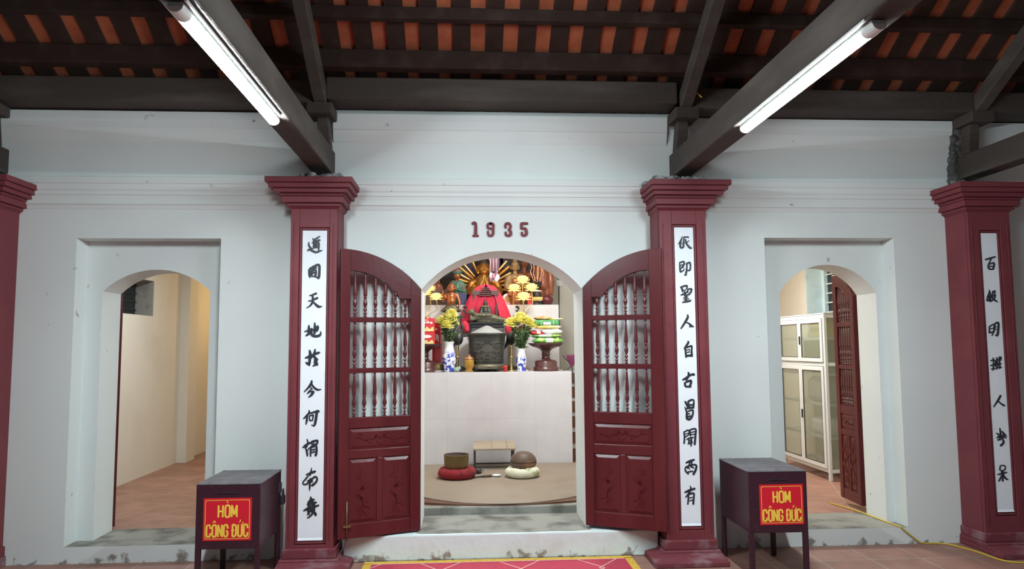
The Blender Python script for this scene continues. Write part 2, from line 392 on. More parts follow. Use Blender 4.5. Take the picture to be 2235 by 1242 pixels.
    def build(self, name, m, parent=None, bevel=0.0, loc=None, smooth=None, weld=False, recalc=True, group=None, label=None, cat=None, kind=None):
        if weld: bmesh.ops.remove_doubles(self.bm, verts=self.bm.verts, dist=1e-5)
        if recalc: bmesh.ops.recalc_face_normals(self.bm, faces=self.bm.faces)
        if smooth is not None:
            for f in self.bm.faces: f.smooth = smooth
        me = bpy.data.meshes.new(name)
        self.bm.to_mesh(me); self.bm.free()
        for x in (m if isinstance(m, (list, tuple)) else [m]): me.materials.append(x)
        o = bpy.data.objects.new(name, me)
        COL.objects.link(o)
        if parent: o.parent = parent
        if loc: o.location = loc
        if bevel:
            md = o.modifiers.new('edge', 'BEVEL'); md.width = bevel; md.segments = 2; md.limit_method = 'ANGLE'; md.angle_limit = math.radians(50)
        if label: o['label'] = label
        if cat: o['category'] = cat
        if group: o['group'] = group
        if kind: o['kind'] = kind
        return o

def thing(name, label, cat, loc=(0, 0, 0), rz=0.0, group=None, kind=None):
    o = bpy.data.objects.new(name, None)
    COL.objects.link(o)
    o.location = loc; o.rotation_euler = (0, 0, rz)
    o.empty_display_size = 0.1
    o['label'] = label; o['category'] = cat
    if group: o['group'] = group
    if kind: o['kind'] = kind
    return o

def dup(o, loc=None, rz=None, label=None, parent=None):
    c = o.copy(); COL.objects.link(c)
    if parent: c.parent = parent
    if loc is not None: c.location = loc
    if rz is not None: c.rotation_euler[2] = rz
    if label: c['label'] = label
    for ch in list(o.children): dup(ch, parent=c)
    return c

def sculpt(name, m, parent, shapes, voxel=0.012, smooth=4, label=None):
    """one continuous body out of overlapping ellipsoids ('s',c,r) and tapered limbs ('c',a,b,ra,rb)"""
    mb = MB()
    for s in shapes:
        if s[0] == 's': mb.ball(s[1], s[2], 3)
        else: mb.capsule(s[1], s[2], s[3], s[4], 14)
    tmp = mb.build('sculpt_tmp', m)
    md = tmp.modifiers.new('r', 'REMESH'); md.mode = 'VOXEL'; md.voxel_size = voxel; md.use_smooth_shade = True
    sm = tmp.modifiers.new('s', 'SMOOTH'); sm.factor = 0.5; sm.iterations = smooth
    dg = bpy.context.evaluated_depsgraph_get()
    me = bpy.data.meshes.new_from_object(tmp.evaluated_get(dg))
    me.name = name
    old = tmp.data
    bpy.data.objects.remove(tmp); bpy.data.meshes.remove(old)
    for p in me.polygons: p.use_smooth = True
    o = bpy.data.objects.new(name, me); COL.objects.link(o)
    if parent: o.parent = parent
    if label: o['label'] = label
    return o

def text_mesh(name, s, m, parent, h, cx, y, z0, sx=1.0, off=0.0, depth=0.002):
    """lettering standing in the XZ plane facing -Y, capital height h, centred on cx, baseline z0"""
    cu = bpy.data.curves.new('t', 'FONT'); cu.body = s; cu.extrude = depth / 2; cu.offset = off; cu.resolution_u = 3
    cu.align_x = 'CENTER'; cu.size = 1.0
    t = bpy.data.objects.new('t', cu); COL.objects.link(t)
    dg = bpy.context.evaluated_depsgraph_get()
    me = bpy.data.meshes.new_from_object(t.evaluated_get(dg))
    bpy.data.objects.remove(t)
    k = h / 0.72
    for v in me.vertices:
        x, yy, zz = v.co
        v.co = (x * k * sx, -zz, yy * k)
    me.name = name; me.materials.clear(); me.materials.append(m)
    o = bpy.data.objects.new(name, me); COL.objects.link(o)
    o.parent = parent; o.location = (cx, y, z0)
    return o

def arc(xc, half, zs, za, n=20):
    """segmental arch from left springing to right springing"""
    rise = za - zs
    R_ = (half * half + rise * rise) / (2 * rise)
    return [(xc + half * (2 * i / n - 1), za - R_ + math.sqrt(max(0, R_ * R_ - (half * (2 * i / n - 1)) ** 2))) for i in range(n + 1)]

# ------------------------------------------------------------------ the wall with its three arched openings
def struct(o, label=None):
    o['kind'] = 'structure'
    if label: o['label'] = label
    return o

def wall_face(mb, Y, x0, x1, z0, z1, zb, pts):
    xl, xr = pts[0][0], pts[-1][0]
    if xl - x0 > 1e-4: mb.face([(x0, Y, z0), (xl, Y, z0), (xl, Y, z1), (x0, Y, z1)])
    if x1 - xr > 1e-4: mb.face([(xr, Y, z0), (x1, Y, z0), (x1, Y, z1), (xr, Y, z1)])
    for (ax, az), (bx, bz) in zip(pts, pts[1:]):
        if z1 - max(az, bz) > 1e-5: mb.face([(ax, Y, az), (bx, Y, bz), (bx, Y, z1), (ax, Y, z1)])
    if zb > z0: mb.face([(xl, Y, z0), (xr, Y, z0), (xr, Y, zb), (xl, Y, zb)])

def reveal(mb, Y0, Y1, zb, pts):
    ol = [(pts[0][0], zb)] + pts + [(pts[-1][0], zb)]
    for (ax, az), (bx, bz) in zip(ol, ol[1:]):
        f = mb.face([(ax, Y0, az), (bx, Y0, bz), (bx, Y1, bz), (ax, Y1, az)])
        if f: f.smooth = False

TH = 0.5
A_C = arc(0.004, 0.662, 2.113, 2.432, 24)
A_L = arc(-2.834, 0.430, 2.118, 2.297, 20)
A_R = arc(2.846, 0.432, 2.092, 2.338, 20)
mb = MB()
ZT = 3.605
wall_face(mb, 0, -1.45, 1.45, 0, ZT, 0.19, A_C)
reveal(mb, 0, TH, 0.19, A_C)
for sgn, rx0, rx1, rz, A in ((-1, -3.393, -2.268, 2.531, A_L), (1, 2.222, 3.352, 2.548, A_R)):
    xa, xb = (-6.4, -1.45) if sgn < 0 else (1.45, 6.4)
    rect = [(rx0, rz), (rx1, rz)]
    sz = 0.1275 if sgn < 0 else 0.1345
    wall_face(mb, 0, xa, xb, 0, 3.565, sz, rect)
    reveal(mb, 0, 0.18, sz, rect)
    wall_face(mb, 0.18, rx0, rx1, sz, rz, sz, A)
    reveal(mb, 0.18, TH, sz, A)
    wall_face(mb, TH, xa, xb, 0, 3.565, 0.1, A)
wall_face(mb, TH, -1.45, 1.45, 0, ZT, 0.19, A_C)
mb.face([(-1.45, 0, ZT), (1.45, 0, ZT), (1.45, TH, ZT), (-1.45, TH, ZT)])
for xa, xb in ((-6.4, -1.45), (1.45, 6.4)):
    mb.face([(xa, 0, 3.565), (xb, 0, 3.565), (xb, TH, 3.565), (xa, TH, 3.565)])
struct(mb.build('wall_back', M_WALL, weld=True), 'whitewashed plaster wall with one wide and two narrow arched openings')

# cornice bands between the pilasters
def band(name, x0, x1, prof, m, label):
    mb = MB()
    for (p0, z0), (p1, z1) in zip(prof, prof[1:]):
        mb.face([(x0, -p0, z0), (x1, -p0, z0), (x1, -p1, z1), (x0, -p1, z1)])
    for x in (x0, x1):
        mb.face([(x, 0.0, prof[0][1])] + [(x, -p, z) for p, z in prof] + [(x, 0.0, prof[-1][1])])
    return struct(mb.build(name, m, recalc=True), label)

LOWP = [(0.0, 3.035), (0.066, 3.018), (0.066, 2.968), (0.058, 2.962), (0.052, 2.92), (0.042, 2.905), (0.042, 2.878), (0.034, 2.874),
        (0.026, 2.846), (0.026, 2.805), (0.016, 2.798), (0.004, 2.768), (0.0, 2.765)]
UPP = [(0.0, 3.56), (0.05, 3.56), (0.05, 3.50), (0.043, 3.47), (0.043, 3.435), (0.034, 3.428), (0.028, 3.39), (0.012, 3.345), (0.0, 3.325)]
k = 1
for x0, x1, n in ((-1.29, 1.245, 'above the middle arch'), (-3.84, -1.65, 'above the arch on the left'), (1.63, 3.82, 'above the arch on the right')):
    band('trim_%d' % k, x0, x1, LOWP, M_WALL, 'white stepped cornice band ' + n); k += 1
    band('trim_%d' % k, {-1.29: -1.38, -3.84: -6.3, 1.63: 1.60}[x0], {1.245: 1.40, -1.65: -1.54, 3.82: 3.90}[x1], UPP, M_WALL, 'white upper moulding under the eave beam ' + n); k += 1

# steps and sills
mb = MB()
mb.box(-1.24, 1.22, -0.15, 0.0, 0, 0.197)
o = struct(mb.build('trim_7', M_STEPW, bevel=0.012), 'whitewashed block step below the middle arch')
mb = MB()
mb.prism([(-0.661, TH), (-0.661, 0.0), (-0.70, -0.06), (-0.66, -0.115), (-0.5, -0.128), (-0.32, -0.118), (-0.15, -0.135), (0.02, -0.125), (0.2, -0.138), (0.37, -0.12), (0.55, -0.132), (0.68, -0.11), (0.71, -0.05), (0.667, 0.0), (0.667, TH)], 0.19, 0.1995, 'z')
struct(mb.build('trim_8', M_CONC), 'dirty concrete sill of the middle arch')
mb = MB()
mb.box(-3.392, -2.269, 0.001, 0.18, 0.11, 0.128); mb.box(-3.262, -2.404, 0.18, TH + 0.05, 0.11, 0.128)
struct(mb.build('trim_9', M_CONC), 'dirty concrete sill of the arch on the left')
mb = MB()
mb.box(2.223, 3.351, 0.001, 0.18, 0.11, 0.135); mb.box(2.414, 3.278, 0.18, TH + 0.05, 0.11, 0.135)
struct(mb.build('trim_10', M_CONC), 'dirty concrete sill of the arch on the right')
mb = MB()
mb.box(-0.75, 0.75, TH, TH + 0.1, 0.1, 0.262)
struct(mb.build('trim_11', M_CONC, bevel=0.01), 'rough concrete curb behind the middle sill')

# floors
mb = MB(); mb.box(-6.4, 6.4, -9.5, 0.02, -0.1, 0.0)
struct(mb.build('floor', M_FLOOR), 'terracotta tiled floor of the front hall')
mb = MB(); mb.box(-1.45, 1.45, TH + 0.1, 4.7, 0.0, 0.26)
struct(mb.build('sanctuary_floor', M_FLOOR2), 'tiled floor of the middle room')
mb = MB(); mb.box(-4.2, -1.6, TH, 7.5, 0.0, 0.112)
struct(mb.build('corridor_floor', M_FLOOR2), 'reddish tiled floor seen through the arch on the left')
mb = MB(); mb.box(1.6, 4.2, TH, 6.0, 0.0, 0.13)
struct(mb.build('store_floor', M_FLOOR2), 'reddish tiled floor seen through the arch on the right')

# rooms behind
def slab(name, x0, x1, y0, y1, z0, z1, m, label):
    mb = MB(); mb.box(x0, x1, y0, y1, z0, z1)
    return struct(mb.build(name, m), label)
slab('sanctuary_wall', -1.6, 1.6, 4.6, 4.75, 0, 3.2, M_CREAM, 'cream back wall behind the altar')
slab('divider_wall', -1.6, -1.45, TH, 7.5, 0, 3.2, M_CREAM, 'dividing wall between altar room and corridor')
slab('divider_wall', 1.45, 1.6, TH, 6.0, 0, 3.2, M_CREAM, 'dividing wall between altar room and store room')
slab('corridor_end_wall', -4.4, -1.45, 7.5, 7.6, 0, 3.2, M_CREAM, 'far end wall of the corridor')
slab('store_end_wall', 1.45, 4.45, 6.0, 6.1, 0, 3.2, M_CREAM, 'cream back wall of the store room')
slab('room_ceiling', -4.5, 4.5, TH, 7.6, 3.1, 3.2, M_CREAM, 'ceiling of the rooms behind the wall')
# side walls of those rooms with a window hole each
def side_wall(name, X0, X1, y1, hole, label):
    mb = MB(); a, b, c, d = hole
    mb.box(X0, X1, TH, a, 0, 3.1); mb.box(X0, X1, b, y1, 0, 3.1); mb.box(X0, X1, a, b, 0, c); mb.box(X0, X1, a, b, d, 3.1)
    return struct(mb.build(name, M_CREAM, weld=False), label)
side_wall('corridor_wall', -4.42, -4.2, 7.5, (2.55, 3.42, 2.05, 2.49), 'cream side wall of the corridor with a small square niche window')
side_wall('store_wall', 4.2, 4.46, 6.0, (2.2, 3.45, 1.75, 2.85), 'cream side wall of the store room with a barred window')
slab('trim_12', -4.2, -4.08, 4.3, 4.62, 0.112, 3.1, M_CREAM, 'cream pier against the corridor wall')
# window of the corridor: grey reveal lining, bars, dark pane
wn = thing('window_1', 'small square window niche with dark bars in the corridor wall', 'window', (-4.42, 2.98, 2.05), kind='structure')
mb = MB(); mb.box(0.0, 0.215, 0.425, 0.437, 0.002, 0.438); mb.box(0.0, 0.215, -0.428, 0.437, 0.0, 0.004); mb.box(0.0, 0.215, -0.428, 0.437, 0.434, 0.439)
mb.build('reveal', M_GREYW, wn)
mb = MB(); mb.box(-0.012, 0.0, -0.45, 0.46, -0.02, 0.46); mb.build('pane', M_DARKPANE, wn)
for i in range(4):
    mb = MB(); mb.box(0.004, 0.016, -0.428, 0.425, 0.07 + i * 0.1, 0.085 + i * 0.1); mb.build('bar', M_IRON, wn)
wn = thing('window_2', 'tall window with white bars and pale blue reveal above the cabinet', 'window', (4.46, 2.83, 1.75), kind='structure')
mb = MB(); mb.box(-0.258, 0.0, 0.60, 0.617, 0.002, 1.098); mb.box(-0.258, 0.0, -0.628, 0.617, 0, 0.012)
mb.build('reveal', M_BLUEW, wn)
mb = MB(); mb.box(0.004, 0.016, -0.65, 0.64, -0.02, 1.12); mb.build('pane', M_DARKPANE, wn)
mb = MB(); mb.box(-0.05, 0.004, 0.53, 0.60, 0.012, 1.09); mb.box(-0.05, 0.004, -0.62, -0.56, 0.012, 1.09); mb.build('frame', M_BLUEW, wn, bevel=0.004)
for i in range(9):
    mb = MB(); mb.box(-0.03, -0.012, -0.62, 0.55, 0.06 + i * 0.123, 0.078 + i * 0.123); mb.build('bar', M_ALU, wn)

# hall side walls and the ground outside the open front
slab('wall_left', -6.55, -6.4, -7.0, 0.5, 0, 4.6, M_WALL, 'side wall of the hall far to the left')
slab('wall_right', 6.4, 6.55, -7.0, 0.5, 0, 4.6, M_WALL, 'side wall of the hall far to the right')

# ------------------------------------------------------------------ roof
SLOPE = 0.6
def zr(y): return 3.872 + SLOPE * (-0.2 - y)
RY = -3.4
mb = MB()
ya, yb = 0.55, RY
mb.face([(-6.5, ya, zr(ya)), (6.5, ya, zr(ya)), (6.5, yb, zr(yb)), (-6.5, yb, zr(yb))])
mb.face([(-6.5, ya, zr(ya) + .06), (6.5, ya, zr(ya) + .06), (6.5, yb, zr(yb) + .06), (-6.5, yb, zr(yb) + .06)])
yc = -8.0
mb.face([(-6.5, yb, zr(yb)), (6.5, yb, zr(yb)), (6.5, yc, zr(yb) - SLOPE * (yb - yc)), (-6.5, yc, zr(yb) - SLOPE * (yb - yc))])
mb.face([(-6.5, yb, zr(yb) + .06), (6.5, yb, zr(yb) + .06), (6.5, yc, zr(yb) + .06 - SLOPE * (yb - yc)), (-6.5, yc, zr(yb) + .06 - SLOPE * (yb - yc))])
struct(mb.build('ceiling', M_ROOF, recalc=False), 'underside of the terracotta tiled roof')

# rafters: flat dark boards under the tiles
def rafter_mesh():
    mb = MB(); hw = 0.068
    for y0, y1 in ((0.5, RY),):
        for dz0, dz1 in ((-0.004, -0.034),):
            v = [(x, y, zr(y) + dz) for x in (-hw, hw) for y in (y0, y1) for dz in (dz1, dz0)]
            vv = [mb.bm.verts.new(p) for p in v]
            for q in ((0, 1, 3, 2), (4, 6, 7, 5), (0, 4, 5, 1), (2, 3, 7, 6), (0, 2, 6, 4), (1, 5, 7, 3)): mb.bm.faces.new([vv[i] for i in q])
    return mb
raf = rafter_mesh().build("rafter_beam", M_TIMBERD, kind="structure", label='flat dark rafter board sloping under the roof tiles', cat='rafter', group='rafter boards under the tiles')
raf.location.x = -1.079 - 0.252 * 15
for i in range(-14, 24):
    dup(raf, loc=(-1.079 + 0.252 * i, 0, 0))
# purlins
pl = ['first purlin above the eave beam', 'second purlin above the eave beam', 'third purlin above the eave beam']
for i in range(9):
    y = -0.42 if i == 0 else -0.745 - 0.3 * (i - 1)
    mb = MB(); t = zr(y) - 0.045
    mb.box(-6.4, 6.4, 0, 0.11 if i == 0 else 0.08, -0.145 if i == 0 else -0.09, 0)
    if i < 2:
        mb.build("purlin_beam", M_TIMBERD, bevel=0.006, loc=(0, y, t), label='long dark timber ' + pl[i] + ' under the rafters', cat='purlin', kind='structure')
    else:
        mb.build("purlin_beam", M_TIMBERD, bevel=0.006, loc=(0, y, t), label='long dark timber purlin high in the roof', cat='purlin', kind='structure', group='purlins high in the roof')
# eave beam lengths on the wall, one per bay
for x0, x1, z0, z1, lb in ((-1.40, 1.43, 3.607, 3.79, 'dusty brown eave beam over the middle arch'), (-6.3, -1.50, 3.575, 3.765, 'dusty brown eave beam over the arch on the left'),
                           (1.535, 6.3, 3.57, 3.745, 'dusty brown eave beam over the arch on the right')):
    mb = MB(); mb.prism([(-.27, z0), (-.002, z0), (-.002, min(z1, zr(0) - .045)), (zr(0) / SLOPE - (z1 + .045) / SLOPE, z1), (-.27, z1)], x0, x1, 'x')
    mb.build('eave_beam', M_TIMBER, bevel=0.012, label=lb, cat='beam', kind='thing')

def tie(xc, where, post=True):
    t = thing('tie_beam', 'long dark timber tie beam running out from ' + where, 'beam', (xc, 0, 3.045), kind='thing')
    mb = MB(); mb.box(-0.08, 0.08, -5.5, -0.002, 0, 0.2)
    mb.build('timber', M_TIMBER, t, bevel=0.012)
    s = 1 if xc < 0 else -1
    mb = MB(); mb.prism([(-0.045 + 0.03 * s, 0.2), (0.045 + 0.03 * s, 0.2), (0.045, 0.525), (-0.045, 0.525)], -0.2, -0.09)
    mb.build('strut', M_TIMBER, t, bevel=0.008)
    mb = MB(); mb.box(-0.1, 0.1, -0.30, -0.05, 0.44, 0.53); mb.build('bracket', M_TIMBER, t, bevel=0.01)
    # leaning principal rafter riding on the strut
    mb = MB()
    def zz(y): return zr(y) - 0.19 - 3.045
    v = [mb.bm.verts.new(p) for p in [(x, y, zz(y) + d) for x in (-0.05, 0.05) for y in (-0.24, RY) for d in (-0.15, 0)]]
    for q in ((0, 1, 3, 2), (4, 6, 7, 5), (0, 4, 5, 1), (2, 3, 7, 6), (0, 2, 6, 4), (1, 5, 7, 3)): mb.bm.faces.new([v[i] for i in q])
    mb.build('principal_rafter', M_TIMBER, t, bevel=0.01)
    return t
tie(-1.445, 'the pilaster left of the middle arch')
tie(1.50, 'the pilaster right of the middle arch')
tie(-4.02, 'the pilaster at the far left')
tie(4.0, 'the pilaster at the far right')
# crumbled mortar where the beams sit
rnd = random.Random(3)
def mortar(i, pts, label):
    o = sculpt('trim_%d' % i, M_MORTAR, None, [('s', (x, y, z), (r * rnd.uniform(.8, 1.3), r, r * 0.62)) for (x, y, z, r) in pts], 0.008, 0)
    struct(o, label)
mortar(13, [(-1.43 + rnd.uniform(-.15, .19), rnd.uniform(-.38, -.02), 2.950 + rnd.uniform(-.01, .035), rnd.uniform(.012, .032)) for _ in range(190)], 'crumbled grey mortar on the pilaster left of the middle arch')
mortar(14, [(1.47 + rnd.uniform(-.28, .14), rnd.uniform(-.38, -.02), 2.950 + rnd.uniform(-.01, .035), rnd.uniform(.012, .032)) for _ in range(210)], 'crumbled grey mortar on the pilaster right of the middle arch')
o = sculpt('trim_15', M_DARKMORTAR, None, [('s', (3.915 + rnd.uniform(-.05, .05) + (zz_ - 3) * 0.10, rnd.uniform(-.04, .0), zz_), (rnd.uniform(.015, .035),) * 3) for zz_ in [2.95 + 0.002 * j for j in range(310)]], 0.008, 0)
struct(o, 'rough broken mortar beside the beam at the far right')

# ------------------------------------------------------------------ tube lamps
def tube_lamp(xc, y0, y1, side, label):
    t = thing('tube_lamp', label, 'lamp', (xc, 0, 3.045))
    w = 0.033
    mb = MB(); mb.box(-w, w, y0, y1, -0.018, 0.0); mb.build('housing', M_CAP, t, bevel=0.003)
    pr = [(w * math.cos(a), -0.018 - 0.028 * math.sin(a)) for a in [PI * i / 10 for i in range(11)]]
    mb = MB(); mb.prism(pr, y0 + 0.09, y1 - 0.012); d = mb.build('diffuser', M_TUBE, t)
    pr2 = [(1.06 * a, -0.017 + 1.07 * (b + 0.017)) for a, b in pr]
    mb = MB(); mb.prism(pr2, y0 - 0.01, y0 + 0.09); mb.build('end_cap', M_CAP, t, bevel=0.003)
    mb = MB(); mb.prism(pr2, y1 - 0.012, y1); mb.build('end_cap', M_CAP, t, bevel=0.002)
    return t
tube_lamp(-1.458, -3.07, -1.55, 1, 'lit white tube lamp under the beam on the left')
tube_lamp(1.493, -3.04, -1.5, -1, 'lit white tube lamp under the beam on the right')
for x, y0, y1, lb in ((-1.407, -3.1, -1.62, 'slim white cable duct beside the lamp on the left beam'), (1.428, -3.05, -1.55, 'slim white cable duct beside the lamp on the right beam')):
    mb = MB(); mb.box(-0.007, 0.007, y0, y1, -0.011, 0.0)
    mb.build('cable_duct', M_CAP, bevel=0.003, loc=(x, 0, 3.045), label=lb, cat='cable duct')

